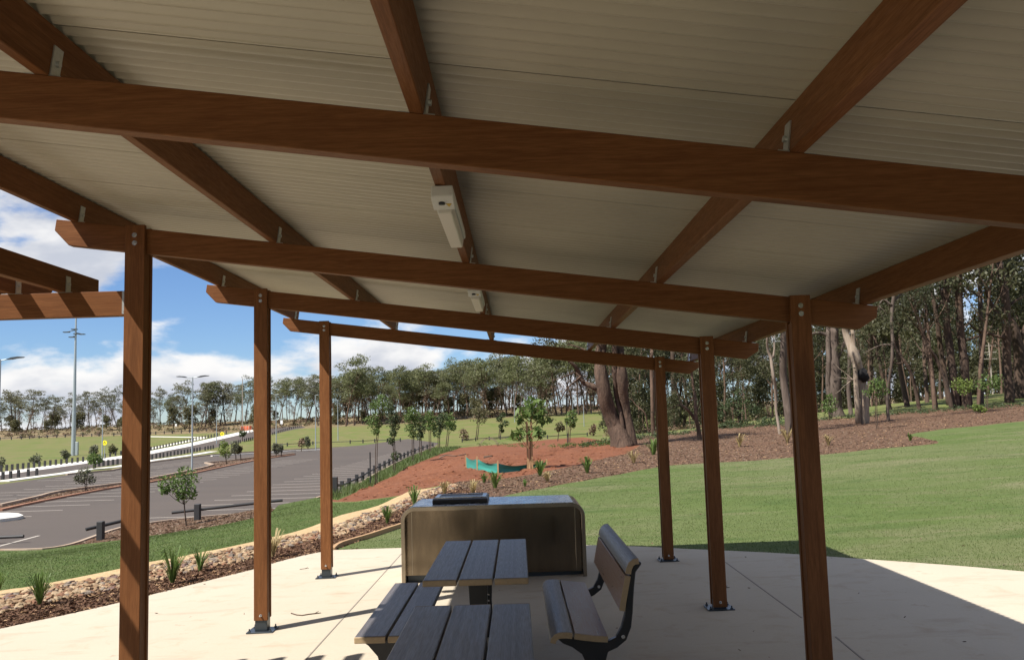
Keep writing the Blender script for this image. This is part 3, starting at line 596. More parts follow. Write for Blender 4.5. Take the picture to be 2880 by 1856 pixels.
# ------------------------------------------------------------------ barbecue
bq = empty('barbecue', (2.07, 5.26, zslab(2.07)), 'stainless steel park barbecue cabinet with black hotplate lid behind the far table', 'barbecue')
X0, X1, YF, YB, ZTOP = 1.022, 3.125, 4.74, 5.78, .845
def ushape(i, rr_):
    o = [(X0+i, zslab(X0))]
    o += [(X0+i+rr_-rr_*math.cos(t), ZTOP-i-rr_+rr_*math.sin(t)) for t in np.linspace(0, PI/2, 9)]
    o += [(X1-i-rr_+rr_*math.sin(t), ZTOP-i-rr_+rr_*math.cos(t)) for t in np.linspace(0, PI/2, 9)]
    return o+[(X1-i, zslab(X1))]
A, B = ushape(0, .15), ushape(.042, .11); n = len(A); mb = MB()
for yy, Cc in ((YF, A), (YF, B), (YB, A), (YB, B)): mb.v += [(p[0], yy, p[1]) for p in Cc]
for j in range(n-1): mb.f += [(j, j+n, j+n+1, j+1), (2*n+j, 2*n+j+1, 3*n+j+1, 3*n+j), (j, j+1, 2*n+j+1, 2*n+j), (n+j, 3*n+j, 3*n+j+1, n+j+1)]
mb.f += [(0, 2*n, 3*n, n), (n-1, 2*n-1, 4*n-1, 3*n-1)]
part('shell', mb, 'stainless', bq, .002, 35)
yr = YF+.14
part('back_panel', MB().box(X0+.045, X1-.045, YB-.03, YB-.02, .05, ZTOP-.05), 'stainless', bq)
part('front_panel', MB().box(X0+.043, X1-.043, yr, yr+.02, .06, .80), 'stainless_shade', bq, .002)
for a, b in ((X0+.10, X0+.112), (X1-.112, X1-.10)): part('door_seam', MB().box(a, b, yr-.006, yr, .07, .78), 'stainless', bq, .002)
part('plinth', MB().box(X0+.05, X1-.05, yr+.03, YB-.05, zslab(X0)-.01, .058), 'dark_steel', bq)
part('bench_top', MB().box(X0+.13, X1-.13, YF+.02, YB-.02, ZTOP-.002, ZTOP+.006), 'stainless_top', bq, .002)
hx0, hx1, hy0, hy1 = 1.36, 2.01, 4.99, 5.62
lid = MB().prism([(hy0, ZTOP+.006), (hy0+.012, ZTOP+.052), (hy0+.06, ZTOP+.066), (hy1-.05, ZTOP+.066), (hy1, ZTOP+.03), (hy1, ZTOP+.006)], hx0, hx1, 'x'); hp = part('hotplate', lid, 'hotplate_black', bq, .008)
fr = MB()
for a in ((hx0+.02, hx1-.02, hy0+.07, hy0+.11), (hx0+.02, hx1-.02, hy1-.10, hy1-.06), (hx0+.02, hx0+.07, hy0+.11, hy1-.10), (hx1-.07, hx1-.02, hy0+.11, hy1-.10)): fr.box(a[0], a[1], a[2], a[3], ZTOP+.064, ZTOP+.076)
part('plate_rim', fr, 'stainless_top', hp, .003)
# twigs on the slab
def twig(pxs, r, label):
    P = [on_slab(*p) for p in pxs]; P = [np.array(p)+np.array([0, 0, r*.9]) for p in P]
    rt = MB().tube(P, [r]*(len(P)-1)+[r*.5], 6); d = P[-2]; rt.tube([d, d+np.array([.03, .04, .012])], [r*.8, r*.4], 5); c = P[0]
    rt.v = [(a-c[0], b-c[1], z-c[2]) for a, b, z in rt.v]; tag(link('twig', rt.mesh('twig', True), 'bark_brown', loc=tuple(c)), label, 'twig')
twig([(819,1725),(835,1730),(850,1731),(868,1728),(885,1726),(903,1724)], .006, 'bent brown twig lying on the sunlit concrete left of the bench')
twig([(843,1601),(858,1599),(869,1598)], .004, 'short thin twig on the concrete left of the farthest left post')
twig([(1690,0+1846),(1700,1848)] if False else [(2040,1653),(2052,1652)], .005, 'tiny twig on the shaded concrete right of the middle right post')
# ------------------------------------------------------------------ leaves, trees, plants
def cards(cen, size, asp=.45, up=0., r=rng):
    n = len(cen); a = r.normal(size=(n, 3)); a[:, 2] *= (1-up); a /= np.linalg.norm(a, axis=1)[:, None]+1e-9
    b = r.normal(size=(n, 3)); b = np.cross(a, b); b /= np.linalg.norm(b, axis=1)[:, None]+1e-9
    s = size*(.6+.8*r.random(n)); a = a*s[:, None]*.5; b = b*(s*asp*.5)[:, None]
    V = np.stack([cen-a, cen+b-a*.1, cen+a, cen-b-a*.1], 1).reshape(-1, 3); return V
def card_mesh(name, V):
    me = bpy.data.meshes.new(name); n = len(V)//4; me.vertices.add(len(V)); me.vertices.foreach_set('co', np.ascontiguousarray(V, dtype=np.float32).ravel())
    me.loops.add(4*n); me.loops.foreach_set('vertex_index', np.arange(4*n, dtype=np.int32)); me.polygons.add(n); me.polygons.foreach_set('loop_start', np.arange(0, 4*n, 4, dtype=np.int32))
    try: me.polygons.foreach_set('loop_total', np.full(n, 4, dtype=np.int32))
    except Exception: pass
    me.update(calc_edges=True); return me
def clump(c, rad, n, r, flat=.6, low=-.35):
    d = r.normal(size=(int(n*1.7)+2, 3)); d /= np.linalg.norm(d, axis=1)[:, None]; d = d[d[:, 2] > low][:n]
    k = rad*(.45+.55*r.random(len(d))**.6); k = k*(1+.25*np.sin(d[:, 0]*5+c[0])*np.cos(d[:, 1]*4+c[1])); p = d*k[:, None]; p[:, 2] *= flat; return np.array(c)+p
def rot_dir(d, az, tilt):
    d = d/np.linalg.norm(d); ref = np.array([0, 0, 1.]) if abs(d[2]) < .9 else np.array([1., 0, 0]); a = np.cross(d, ref); a /= np.linalg.norm(a); b = np.cross(d, a)
    return d*math.cos(tilt)+(a*math.cos(az)+b*math.sin(az))*math.sin(tilt)
def grow(mb, p, d, length, r0, r1, R, seg=5, wob=.12, upw=.12, n=5):
    P = [np.array(p)]; d = np.array(d)/np.linalg.norm(d)
    for i in range(seg):
        d = d+np.array([R.uniform(-wob, wob), R.uniform(-wob, wob), R.uniform(-wob, wob)*.6+upw]); d /= np.linalg.norm(d); P.append(P[-1]+d*length/seg)
    mb.tube(P, list(np.linspace(r0, r1, seg+1)), n, cap=False); return P, d
def gum(seed, H, r0, fork=.42, nb=8, spread=.33, crad=.11, nleaf=60, lsize=.42, flat=.62, wob=.07, stems=1, low=-.35):
    R = random.Random(seed); r = np.random.default_rng(seed); mb = MB(); C = []
    for s_ in range(stems):
        d0 = np.array([R.uniform(-.16, .16), R.uniform(-.16, .16), 1.]); P, d = grow(mb, (R.uniform(-.1, .1)*(stems > 1)*3, R.uniform(-.1, .1)*(stems > 1)*3, -.3), d0, H*.86, r0, r0*.22, R, 9, wob, .03, 6)
        az = R.uniform(0, 6)
        for k in range(nb):
            f = fork+(.97-fork)*(k+R.random()*.6)/nb; i = min(int(f*9), 8); p = P[i]+(P[i+1]-P[i])*(f*9-i); az += 2.4+R.uniform(-.5, .5)
            ln = H*spread*(1.05-.55*(f-fork)/(1-fork))*R.uniform(.7, 1.15); br = r0*(.42-.25*f)
            Q, dd = grow(mb, p, rot_dir(d0, az, R.uniform(.65, 1.05)), ln, br, br*.3, R, 4, .16, .16, 4); C.append((Q[-1], R.uniform(.8, 1.25)))
            for j in range(2):
                q = Q[2+j]; T, _ = grow(mb, q, rot_dir(dd, R.uniform(0, 6), R.uniform(.5, .9)), ln*.5, br*.45, br*.12, R, 3, .2, .15, 4); C.append((T[-1], R.uniform(.55, 1.0)))
        C.append((P[-1]+np.array([0, 0, H*.03]), 1.2))
    V = [cards(clump(c, H*crad*s_, int(nleaf*s_), r, flat, low), lsize, .5, r=r) for c, s_ in C]
    return mb.mesh('trunk', True), card_mesh('crown', np.concatenate(V))
def tree_proto(meshes, bk, lf, name='gum_tree'):
    o = bpy.data.objects.new(name, None); o.empty_display_size = .3
    return (o, meshes[0].copy() if meshes[0].materials else meshes[0], meshes[1].copy() if meshes[1].materials else meshes[1], bk, lf)
def plant_tree(pr, loc, rz, sc, label, cat='tree', group=None, name='gum_tree'):
    tm, cm, bk, lf = pr; o = empty(name, loc, label, cat, group, rz); o.scale = sc if hasattr(sc, '__len__') else (sc, sc, sc)
    link('trunk', tm, bk, o); link('crown', cm, lf, o); return o
def fam(seeds, bk, lf, **k): return [(*gum(s, **k), bk, lf) for s in seeds]
FAR_A = fam([11, 12, 13, 14, 15, 16], 'bark_dark', 'leaf_gum', H=11., r0=.19, nb=13, fork=.28, spread=.37, crad=.098, nleaf=52, lsize=.31, flat=.6, wob=.10)
FAR_B = fam([21, 22, 23, 24, 25, 26], 'bark_brown', 'leaf_gum_green', H=13., r0=.17, nb=13, fork=.42, spread=.30, crad=.10, nleaf=70, lsize=.32, flat=.65, wob=.09)
FAR_C = fam([31, 32], 'bark_grey', 'leaf_grey', H=12., r0=.14, nb=10, fork=.4, spread=.27, crad=.085, nleaf=34, lsize=.30, flat=.7)
BUSHY = fam([41, 42, 43], 'bark_dark', 'leaf_olive', H=6., r0=.12, nb=9, fork=.12, spread=.34, crad=.15, nleaf=75, lsize=.40, flat=.9, low=-.9)
def at_bearing(px, D):
    """ground point at distance D along the bearing of photo column px"""
    t = (px-1440)/FPX; x, y = CAM[0]+t*D*1.0, CAM[1]+D; return x, y, hz(x, y)
Rt = random.Random(5)
def band(x0, x1, n, D0, D1, fams, hs, label, group, top=None):
    for k in range(n):
        px = x0+(x1-x0)*(k+Rt.uniform(.1, .9))/n; D = Rt.uniform(D0, D1); x, y, z = at_bearing(px, D); pr = Rt.choice(Rt.choice(fams)); s_ = Rt.uniform(*hs)
        if top:                                  # scale so that the crown reaches the height seen along this bearing
            yt = np.interp(px, *top)+Rt.choice([-8, 0, 8, 18, 30, 42])+Rt.uniform(-6, 6); hor = 1222-.02976*px; H = (hor-yt)/FPX*D+CAM[2]-z; s_ = max(.5, H/{id(FAR_A): 11., id(FAR_B): 12.6, id(FAR_C): 12.}.get(id(next(f for f in (FAR_A, FAR_B, FAR_C, BUSHY) if pr in f)), 6.5))*.97
        plant_tree(pr, (x, y, z-.1), Rt.uniform(0, 6.28), (s_*Rt.uniform(.9, 1.2), s_*Rt.uniform(.9, 1.2), s_), label, 'tree', group)
TOPL = ([-60, 60, 200, 330, 450, 560, 640, 720, 790, 900, 960, 1040, 1150, 1290, 1400, 1500, 1620, 1720], [1100, 1092, 1108, 1078, 1092, 1075, 1062, 1052, 1062, 1050, 1046, 1040, 1032, 1020, 1000, 975, 950, 940])
band(-60, 440, 30, 226, 250, [FAR_A, FAR_A, FAR_C], (.9, 1.1), 'dark-trunked gum tree in the far tree line left of the near left post', 'far gum trees behind the left sports field', TOPL)
band(430, 740, 22, 224, 248, [FAR_A, FAR_A, FAR_B, FAR_C], (.9, 1.1), 'open-crowned gum tree in the far tree line behind the double car park light', 'far gum trees behind the access road', TOPL)
band(720, 1000, 24, 214, 250, [FAR_B, FAR_A, FAR_C], (.9, 1.1), 'slender gum tree in the far tree line behind the farthest left post', 'far gum trees behind the upper car park', TOPL)
band(980, 1420, 52, 206, 250, [FAR_B, FAR_B, FAR_A], (.9, 1.1), 'tall thin-trunked gum tree in the dense tree line behind the planted bank', 'dense far gum trees in the middle', TOPL)
band(1400, 1760, 40, 196, 236, [FAR_B, FAR_B, FAR_C], (.9, 1.1), 'tall gum tree in the dense tree line behind the leaning old tree', 'dense far gum trees right of the middle', TOPL)
for px, D, s_ in [(475, 222, .95), (520, 220, 1.05), (580, 226, .8), (120, 224, .6), (205, 226, .8), (30, 222, .7), (700, 222, .9), (930, 214, .7), (1010, 212, .6), (340, 222, .7)]:
    x, y, z = at_bearing(px, D); plant_tree(Rt.choice(BUSHY), (x, y, z-.1), Rt.uniform(0, 6), s_, 'low bushy olive tree at the foot of the far tree line', 'tree', 'bushy trees at the foot of the far tree line', 'bushy_tree')
x, y, z = at_bearing(958, 205); plant_tree(FAR_B[1], (x, y, z), 1., 1.32, 'tallest gum tree of the far tree line, right of the farthest left post')
TWIGGY = fam([81, 82, 83], 'bark_brown', 'dry_brown', H=8., r0=.10, nb=12, fork=.18, spread=.24, crad=.075, nleaf=16, lsize=.30, flat=.9, low=-.9)
def infill(x0, x1, n, D0, D1, fams, hs, label, group):
    for k in range(n):
        px = x0+(x1-x0)*(k+Rt.uniform(0, 1))/n; x, y, z = at_bearing(px, Rt.uniform(D0, D1)); s_ = Rt.uniform(*hs); plant_tree(Rt.choice(Rt.choice(fams)), (x, y, z-.1), Rt.uniform(0, 6.28), s_, label, 'tree', group, 'young_gum_tree')
infill(960, 1760, 64, 208, 246, [TWIGGY, TWIGGY, BUSHY[:1]], (.75, 1.25), 'thin brown half-bare young tree under the tall gums in the middle', 'brown understorey trees in the middle')
infill(-60, 960, 40, 224, 246, [TWIGGY, TWIGGY, BUSHY[:1]], (.45, .8), 'thin brown half-bare young tree under the far left tree line', 'brown understorey trees on the left')
# scrub on the bank under the far trees
def scrub_stuff(name, spots, rad, n, size, m, flat=.7):
    V = [cards(clump((x, y, z+rad*.2), rad*random.uniform(.6, 1.3), n, rng, flat, -.2), size, .5) for x, y, z in spots]
    return tag(link(name, card_mesh(name, np.concatenate(V)), m), kind='stuff')
def bear_spots(n, x0, x1, D0, D1): return [at_bearing(random.uniform(x0, x1), random.uniform(D0, D1)) for _ in range(n)]
scrub_stuff('scrub', bear_spots(420, -80, 1750, 212, 240), .9, 26, .42, 'dry_brown', .6)
scrub_stuff('scrub', bear_spots(300, -80, 1750, 214, 240), .8, 26, .42, 'leaf_olive', .8)
scrub_stuff('scrub', bear_spots(420, 1690, 3000, 122, 190), 1.3, 34, .38, 'leaf_wood', .8); scrub_stuff('scrub', bear_spots(240, 1690, 3000, 120, 150), 1.0, 30, .34, 'dry_brown', .8)

# woodland on the right: far wall of trees, then the near trunks seen in the photograph
TALL = fam([51, 52, 53, 54], 'bark_dark', 'leaf_wood', H=20., r0=.24, nb=11, fork=.30, spread=.20, crad=.075, nleaf=110, lsize=.42, flat=.8, low=-.9)
TALLD = fam([61, 62, 63], 'bark_brown', 'leaf_wood', H=18., r0=.17, nb=10, fork=.34, spread=.20, crad=.062, nleaf=60, lsize=.36, flat=.8, low=-.9)
UNDER = fam([71, 72, 73], 'bark_brown', 'leaf_wood', H=9., r0=.09, nb=10, fork=.1, spread=.24, crad=.10, nleaf=70, lsize=.34, flat=.9, low=-.9)
def wood_band(x0, x1, n, D0, D1, fams, hs, label, group, name='gum_tree'):
    for k in range(n):
        px = x0+(x1-x0)*(k+Rt.uniform(0, 1))/n; x, y, z = at_bearing(px, Rt.uniform(D0, D1)); s_ = Rt.uniform(*hs)
        plant_tree(Rt.choice(Rt.choice(fams)), (x, y, z-.1), Rt.uniform(0, 6.28), s_, label, 'tree', group, name)
wood_band(1680, 3050, 84, 140, 215, [TALL, TALLD], (.85, 1.15), 'tall gum tree in the woodland beyond the right-hand field', 'woodland trees beyond the right field')
wood_band(1690, 3050, 110, 118, 165, [UNDER, UNDER, TALLD], (.65, 1.25), 'thin young tree at the woodland edge beyond the right field', 'young trees at the woodland edge', 'young_gum_tree')
wood_band(2380, 3050, 22, 58, 112, [TALL, TALLD], (.7, 1.0), 'tall gum tree standing behind the near trunks at the right edge', 'tall trees behind the right-hand trunks')

def sky_block_trees():   # unseen trees added to block low sky light from behind the camera
    for k in range(26):
        a = math.radians(Rt.uniform(105, 262)); D = Rt.uniform(24, 44); x, y = CAM[0]+math.sin(a)*D, CAM[1]-6+math.cos(a)*D
        plant_tree(Rt.choice(Rt.choice([TALL, UNDER])), (x, y, hz(x, y)-.1), Rt.uniform(0, 6.28), Rt.uniform(.75, 1.0), 'unseen gum tree added behind the shelter to block low sky light', 'tree', 'unseen trees added to block sky light')
sky_block_trees()
def px_tree(name, label, base, stems, bk, leafm=None, crown=(), cat='tree', limbs=(), nl=70, ls=.16, crad=1.0, extra=None, D=None):
    """a tree whose trunk follows points seen in the photograph at the distance of its foot; widths in photo pixels"""
    g = G(*base) if D is None else Vector(at_bearing(base[0], D)); dep = depth_of(g); root = empty(name, g, label, cat); R = random.Random(int(base[0]*7)); r = np.random.default_rng(int(base[0]))
    tips = []; mb = MB()
    for st in list(stems)+list(limbs):
        P = []; rad = []
        for j, (x, y, wd) in enumerate(st):
            p = at_depth(x, y, dep)-np.array(g); p[1] += .15*math.sin(j*1.3+base[0]); P.append(p); rad.append(wd*dep/FPX/2)
        if st in stems:
            P[0][2] = min(P[0][2], 0)-.15; rad[0] *= 1.15
        Pd = catmull(P, 3); rd = list(np.interp(np.linspace(0, len(rad)-1, len(Pd)), range(len(rad)), rad)); mb.tube(Pd, rd, 14 if max(rad) > .12 else 7, jitter=.09)
        tips.append((np.array(Pd[-1]), np.array(Pd[-1])-np.array(Pd[-3]), rd[-1], st in stems))
    C = []
    for tip, d, rd, main in tips:
        if main:                                # the trunk goes on above what the roof hides
            P, dd = grow(mb, tip, d+np.array([0, 0, .05]), crown[0] if crown else 3., rd, rd*.35, R, 6, .08, .06, 7)
            for k in range(int(crown[1]) if crown else 4):
                q = P[1+k % 5]; T, _ = grow(mb, q, rot_dir(dd, R.uniform(0, 6.3), R.uniform(.7, 1.2)), (crown[2] if crown else 2.)*R.uniform(.6, 1.1), rd*.4, rd*.08, R, 5, .2, .08, 5); C += [T[-1], T[-3]]
                for j in range(2): U, _ = grow(mb, T[2+j], rot_dir(T[-1]-T[0], R.uniform(0, 6.3), .8), 1.2, rd*.16, rd*.04, R, 3, .25, .0, 4); C.append(U[-1])
        else:
            for k in range(3): U, _ = grow(mb, tip, rot_dir(d, R.uniform(0, 6.3), R.uniform(.3, .9)), 1.3, rd*.6, rd*.1, R, 4, .25, .05, 4); C.append(U[-1])
    me = mb.mesh('trunk', True); link('trunk', me, bk, root)
    if leafm and C: link('crown', card_mesh('crown', np.concatenate([cards(clump(c, crad*R.uniform(.6, 1.2), int(nl*R.uniform(.6, 1.2)), r, .7, -.9), ls, .35, r=r) for c in C])), leafm, root)
    return root, dep, g
K = lambda *p: [(1560+x/4.052, 920+y/4.052, wd/4.052) for x, y, wd in p]
Lc = lambda *p: [(1960+x/3.5, 880+y/3.5, wd/3.5) for x, y, wd in p]
Mc = lambda *p: [(2400+x/2.9625, 700+y/2.9625, wd/2.9625) for x, y, wd in p]
root, dep, g = px_tree('old_gum_tree', 'thick old gum tree with rough bark and leaning twin trunks behind the far beam', (1745, 1255),
    [K((780,1350,270), (735,1240,215), (690,1130,185), (640,1000,165), (585,850,165), (545,680,165), (525,520,150), (520,400,140), (530,250,125)), K((880,1310,120), (860,1180,105), (830,1020,100), (800,860,110), (775,700,125), (760,560,130), (750,430,125), (740,260,110)), K((800,1200,50), (755,1020,45), (725,880,50), (700,740,55), (690,600,60), (680,480,70))],
    'bark_old', 'leaf_wood', (4.5, 9, 3.4), limbs=[K((480,700,70), (400,660,62), (330,630,55), (285,540,50), (235,450,42), (160,385,34), (80,330,22)), K((300,560,26), (230,620,20), (140,700,15), (60,840,9)), K((330,640,26), (240,520,18), (120,560,12), (0,600,6)), K((520,420,40), (430,330,34), (330,250,24), (180,200,14))], nl=120, ls=.17, crad=.75)
px_tree('gum_tree', 'slim brown tree standing left beside the farthest right post', (1836, 1226), [K((1135,1265,50), (1120,1100,46), (1115,900,46), (1108,700,44), (1104,480,40), (1110,260,38))], 'bark_brown', 'leaf_wood', (4., 7, 2.2), limbs=[K((1085,1210,22), (1060,1120,20), (1035,1000,18), (990,940,15), (930,890,12), (885,825,8))], nl=60, crad=.7)
px_tree('gum_tree', 'dark straight trunk seen between the two farther right posts', (1900, 1200), [K((1370,1150,66), (1362,900,60), (1355,700,58), (1350,500,56), (1345,250,50))], 'bark_dark', 'leaf_wood_dark', (5., 7, 2.4), nl=60, crad=.8)
px_tree('gum_tree', 'very thin dark stem between the two farther right posts', (1912, 1198), [K((1425,1130,28), (1428,950,26), (1432,780,24), (1436,600,22), (1440,420,18))], 'bark_dark', 'leaf_wood_dark', (3., 5, 1.6), nl=40, crad=.6)
px_tree('gum_tree', 'crooked forked dark tree just left of the middle right post', (1924, 1202), [K((1470,1150,36), (1490,1000,36), (1500,880,34), (1490,720,34), (1470,560,30), (1460,380,26))], 'bark_dark', 'leaf_wood_dark', (3.5, 6, 1.8), limbs=[K((1500,930,26), (1540,850,20), (1575,800,14))], nl=45, crad=.7)
px_tree('gum_tree', 'leaning brown tree with spreading limbs close left of the middle right post', (1968, 1236), [K((1665,1290,48), (1640,1150,50), (1605,1040,44), (1600,900,36), (1595,760,32), (1575,600,28), (1560,400,24))], 'bark_brown', 'leaf_wood_dark', (3.5, 6, 2.), limbs=[K((1610,1050,46), (1560,990,40), (1510,940,34), (1460,900,26), (1440,880,16)), K((1612,1000,24), (1640,900,18), (1660,820,12))], nl=45, crad=.7)
px_tree('gum_tree', 'thin pale twisted tree right of the middle right post', (2191, 1220), [Lc((812,1190,30), (795,1080,28), (785,960,28), (785,820,28), (765,700,30), (745,620,34), (735,520,32), (735,440,32), (705,360,26), (688,270,24), (690,150,20))], 'bark_pale', 'leaf_wood', (2.5, 5, 1.6), limbs=[Lc((742,440,22), (758,350,16), (762,250,12))], nl=40, crad=.6)
px_tree('gum_tree', 'smooth grey-pink trunk just left of the near right post', (2222, 1216), [Lc((912,1190,78), (892,1000,72), (876,800,72), (862,640,72), (850,480,70), (848,320,66), (852,150,60))], 'bark_grey', 'leaf_wood', (6., 8, 2.6), nl=80, crad=.8)
px_tree('gum_tree', 'stout grey gum with fused double trunk right of the near right post', (2357, 1172), [Lc((1395,1015,150), (1375,930,122), (1362,800,112), (1355,640,108), (1350,480,104), (1352,320,96), (1355,150,86)), Lc((1330,900,60), (1305,760,56), (1295,600,56), (1292,450,52), (1290,330,46), (1300,160,40))], 'bark_grey', 'leaf_wood', (6., 9, 3.), limbs=[Lc((1395,430,48), (1420,380,40), (1445,310,34), (1470,220,26)), Lc((1310,230,44), (1240,200,36), (1170,200,28), (1120,210,20))], nl=80, crad=.9)
rt, dep, g = px_tree('dead_tree', 'broken pale dead tree with black hollow and ragged top right of the stout gum', (2428, 1190), [Lc((1645,1090,105), (1640,980,90), (1645,860,80), (1645,740,74), (1632,640,74), (1600,560,84), (1565,480,92), (1535,390,96), (1505,290,80), (1470,190,58), (1445,120,40)), Lc((1545,400,46), (1535,300,40), (1525,200,34), (1520,110,26))], 'bark_white', None, (1., 0, 1.), limbs=[Lc((1600,620,26), (1560,648,26), (1525,655,20))])
hb = at_depth(1960+1622/3.5, 880+612/3.5, dep)-np.array(g); hb[1] -= .12; mb = MB(); rd_ = 62*dep/3.5/FPX; 
for j in range(9):
    t = -1+2*j/8
mb.tube([hb+np.array([.05*math.sin(j), 0, rd_*1.15*t]) for j, t in enumerate(np.linspace(-1, 1, 9))], [rd_*max(.12, math.sqrt(max(0, 1-t*t))) for t in np.linspace(-1, 1, 9)], 10, jitter=.12); link('hollow', mb.mesh('hollow', True), 'hollow_black', rt)
px_tree('gum_tree', 'slim grey trunk standing behind the broken dead tree', (2393, 1171), [Lc((1515,1020,44), (1508,900,40), (1502,760,40), (1500,620,36), (1495,480,32), (1490,300,28))], 'bark_grey', 'leaf_wood', (4., 6, 1.8), nl=45, crad=.7)
right = [('thin dark tree right of the broken dead tree, forked under the roof edge', (300,1435), [((300,1435,26), (292,1280,24), (295,1120,24), (310,950,24), (322,780,26), (325,600,26), (335,470,30), (345,360,32))], [((340,440,20), (400,380,16), (440,320,10)), ((325,470,18), (260,420,14), (215,470,8)), ((320,800,18), (240,800,12), (120,850,6))], 'bark_grey', 'leaf_wood'),
 ('dark tree leaning left with bare lower limb beyond the mulch', (562,1352), [((562,1352,30), (530,1200,28), (485,1060,28), (440,970,26), (400,900,22), (365,830,18), (340,740,14))], [((430,945,20), (370,955,14), (320,930,8))], 'bark_dark', 'leaf_wood'),
 ('long leaning dark trunk left of the row of straight trunks', (695,1342), [((695,1342,40), (665,1180,36), (635,1000,34), (605,830,32), (575,680,28), (540,550,26), (510,430,24), (500,330,20))], [((580,700,18), (520,640,12), (470,600,8))], 'bark_dark', 'leaf_wood_dark'),
 ('slender dark tree leaning left in front of the straight trunks', (815,1335), [((815,1335,36), (785,1180,34), (750,1040,32), (700,920,28), (650,860,22), (610,800,16))], [], 'bark_dark', 'leaf_wood_dark'),
 ('mid-brown trunk curving left, second of the right-hand row', (800,1300), [((800,1300,44), (775,1080,42), (735,850,40), (705,680,38), (678,520,34), (660,380,32), (655,200,26))], [((680,520,22), (740,440,16), (790,360,10))], 'bark_dark', 'leaf_wood'),
 ('straight brown trunk, third of the right-hand row', (850,1325), [((850,1325,66), (830,1100,60), (810,850,58), (790,650,58), (772,450,56), (762,250,52), (758,60,46))], [((780,520,26), (740,420,22), (725,320,16))], 'bark_dark', 'leaf_wood'),
 ('thick straight trunk half dark half sunlit, middle of the right-hand row', (940,1318), [((940,1318,90), (925,1100,70), (912,900,66), (900,700,62), (890,480,60), (880,250,58), (876,60,52))], [((930,760,24), (1000,740,18), (1060,720,12))], 'bark_dark', 'leaf_wood'),
 ('single straight slim trunk behind the pale power pole', (1068,1295), [((1068,1295,48), (1060,1050,40), (1058,800,38), (1060,600,36), (1064,400,36), (1070,200,32), (1072,60,28))], [((1065,320,26), (1120,270,20), (1180,240,12)), ((1062,400,22), (990,360,16), (930,330,8))], 'bark_grey', 'leaf_wood_dark'),
 ('dark trunk with long bent limb near the right edge', (1302,1282), [((1302,1282,64), (1300,1080,60), (1290,880,60), (1275,680,64), (1262,480,64), (1250,300,60), (1225,120,54))], [((1270,620,56), (1220,560,50), (1160,470,40), (1120,400,30), (1090,330,20)), ((1250,740,30), (1150,710,24), (1040,680,18), (960,620,10)), ((1270,560,30), (1330,450,22), (1422,400,14))], 'bark_dark', 'leaf_wood_dark'),
 ('broad dark trunk cut by the right edge of the picture', (1400,1245), [((1400,1245,110), (1395,1050,96), (1375,850,88), (1330,680,80), (1290,560,66), (1270,420,56))], [((1400,760,40), (1440,640,32), (1480,520,24))], 'bark_dark', 'leaf_wood_dark')]
for lab, b, st, li, bk, lf in right:
    px_tree('gum_tree', lab, (2400+b[0]/2.9625, 700+b[1]/2.9625), [Mc(*s_) for s_ in st], bk, lf, (5., 8, 2.6), limbs=[Mc(*s_) for s_ in li], nl=95, ls=.15, crad=.75)

def px_shrub(name, label, base, tops, bk, lf, cat='shrub', nl=60, ls=.1, crad=.3, group=None, stems=3, spread=.5, gy=None, trunk_px=None, lasp=.5):
    """a small plant: foot and crown spots (x, y, radius) in photo pixels, at the distance of its foot"""
    g = G(*base); dep = depth_of(g); k = dep/FPX; root = empty(name, g, label, cat, group); R = random.Random(int(base[0]*3+base[1])); r = np.random.default_rng(int(base[0]+base[1])); mb = MB(); V = []
    tw = (trunk_px or 4)*k/2; cs = []
    for i, (x, y, rad) in enumerate(tops):
        c = at_depth(x, y, dep)-np.array(g); c[1] += R.uniform(-.8, .8)*rad*k*1.3; cs.append(c)
    A = np.array(cs); top = A[np.argmax(A[:, 2])]; ns = 2 if (trunk_px or 4) < 4 and len(tops) > 4 else 1
    for s_ in range(ns):
        off = np.array([(s_-.5*(ns-1))*3*tw, 0, 0]); mid = np.array([A[:, 0].mean()*.5, 0, top[2]*.5])+off
        stem = catmull([off+np.array([0, 0, -.08]), mid, top*np.array([1, 1, .93])+off*.5], 6); mb.tube(stem, list(np.linspace(tw, tw*.3, len(stem))), 7)
    S_ = np.array(stem)
    for c, (x, y, rad) in zip(cs, tops):
        h_ = max(top[2]*.28, c[2]-.6*np.hypot(c[0]-top[0], c[1])-.08*top[2]); b0 = S_[np.argmin(abs(S_[:, 2]-h_))]; m_ = (b0+c)/2+np.array([0, 0, -.03*top[2]]); mb.tube(catmull([b0, m_, c], 3), list(np.linspace(tw*.5, tw*.15, 7)), 5)
        V.append(cards(clump(c, rad*k*1.3, nl, r, .95, -1), ls, lasp, r=r))
    link('trunk', mb.mesh('trunk', True), bk, root); link('crown', card_mesh('crown', np.concatenate(V)), lf, root); return root, g, dep
T = lambda o, k, *p: [(o[0]+x/k, o[1]+y/k, rd/k) for x, y, rd in p]
px_shrub('sapling', 'bushy green sapling with forked dark stem in the mulch beside the car park', (524.6, 1478), T((0,1236), 2.484, (1290,240,48), (1325,275,50), (1265,270,40), (1190,300,52), (1160,325,38), (1235,330,48), (1320,330,52), (1290,370,46), (1345,375,36), (1255,395,26), (1165,355,24)), 'bark_dark', 'leaf_sapling', 'sapling', 90, .12, trunk_px=4.5)
rt, g, dep = px_shrub('sapling', 'leafy young tree tied to tan timber stakes above the green cloth', (1491, 1319.7), T((1280,1050), 4.969, (1075,400,75), (1190,455,80), (1000,480,85), (1100,520,90), (1210,540,70), (920,560,75), (1060,610,70), (1260,650,70), (900,650,60), (1180,640,60), (1000,820,80), (1120,810,70), (1200,840,55), (900,860,70), (830,880,55)), 'stake', 'leaf_bright', 'sapling', 24, .25, trunk_px=6, lasp=.42)
mb = MB(); k = dep/FPX
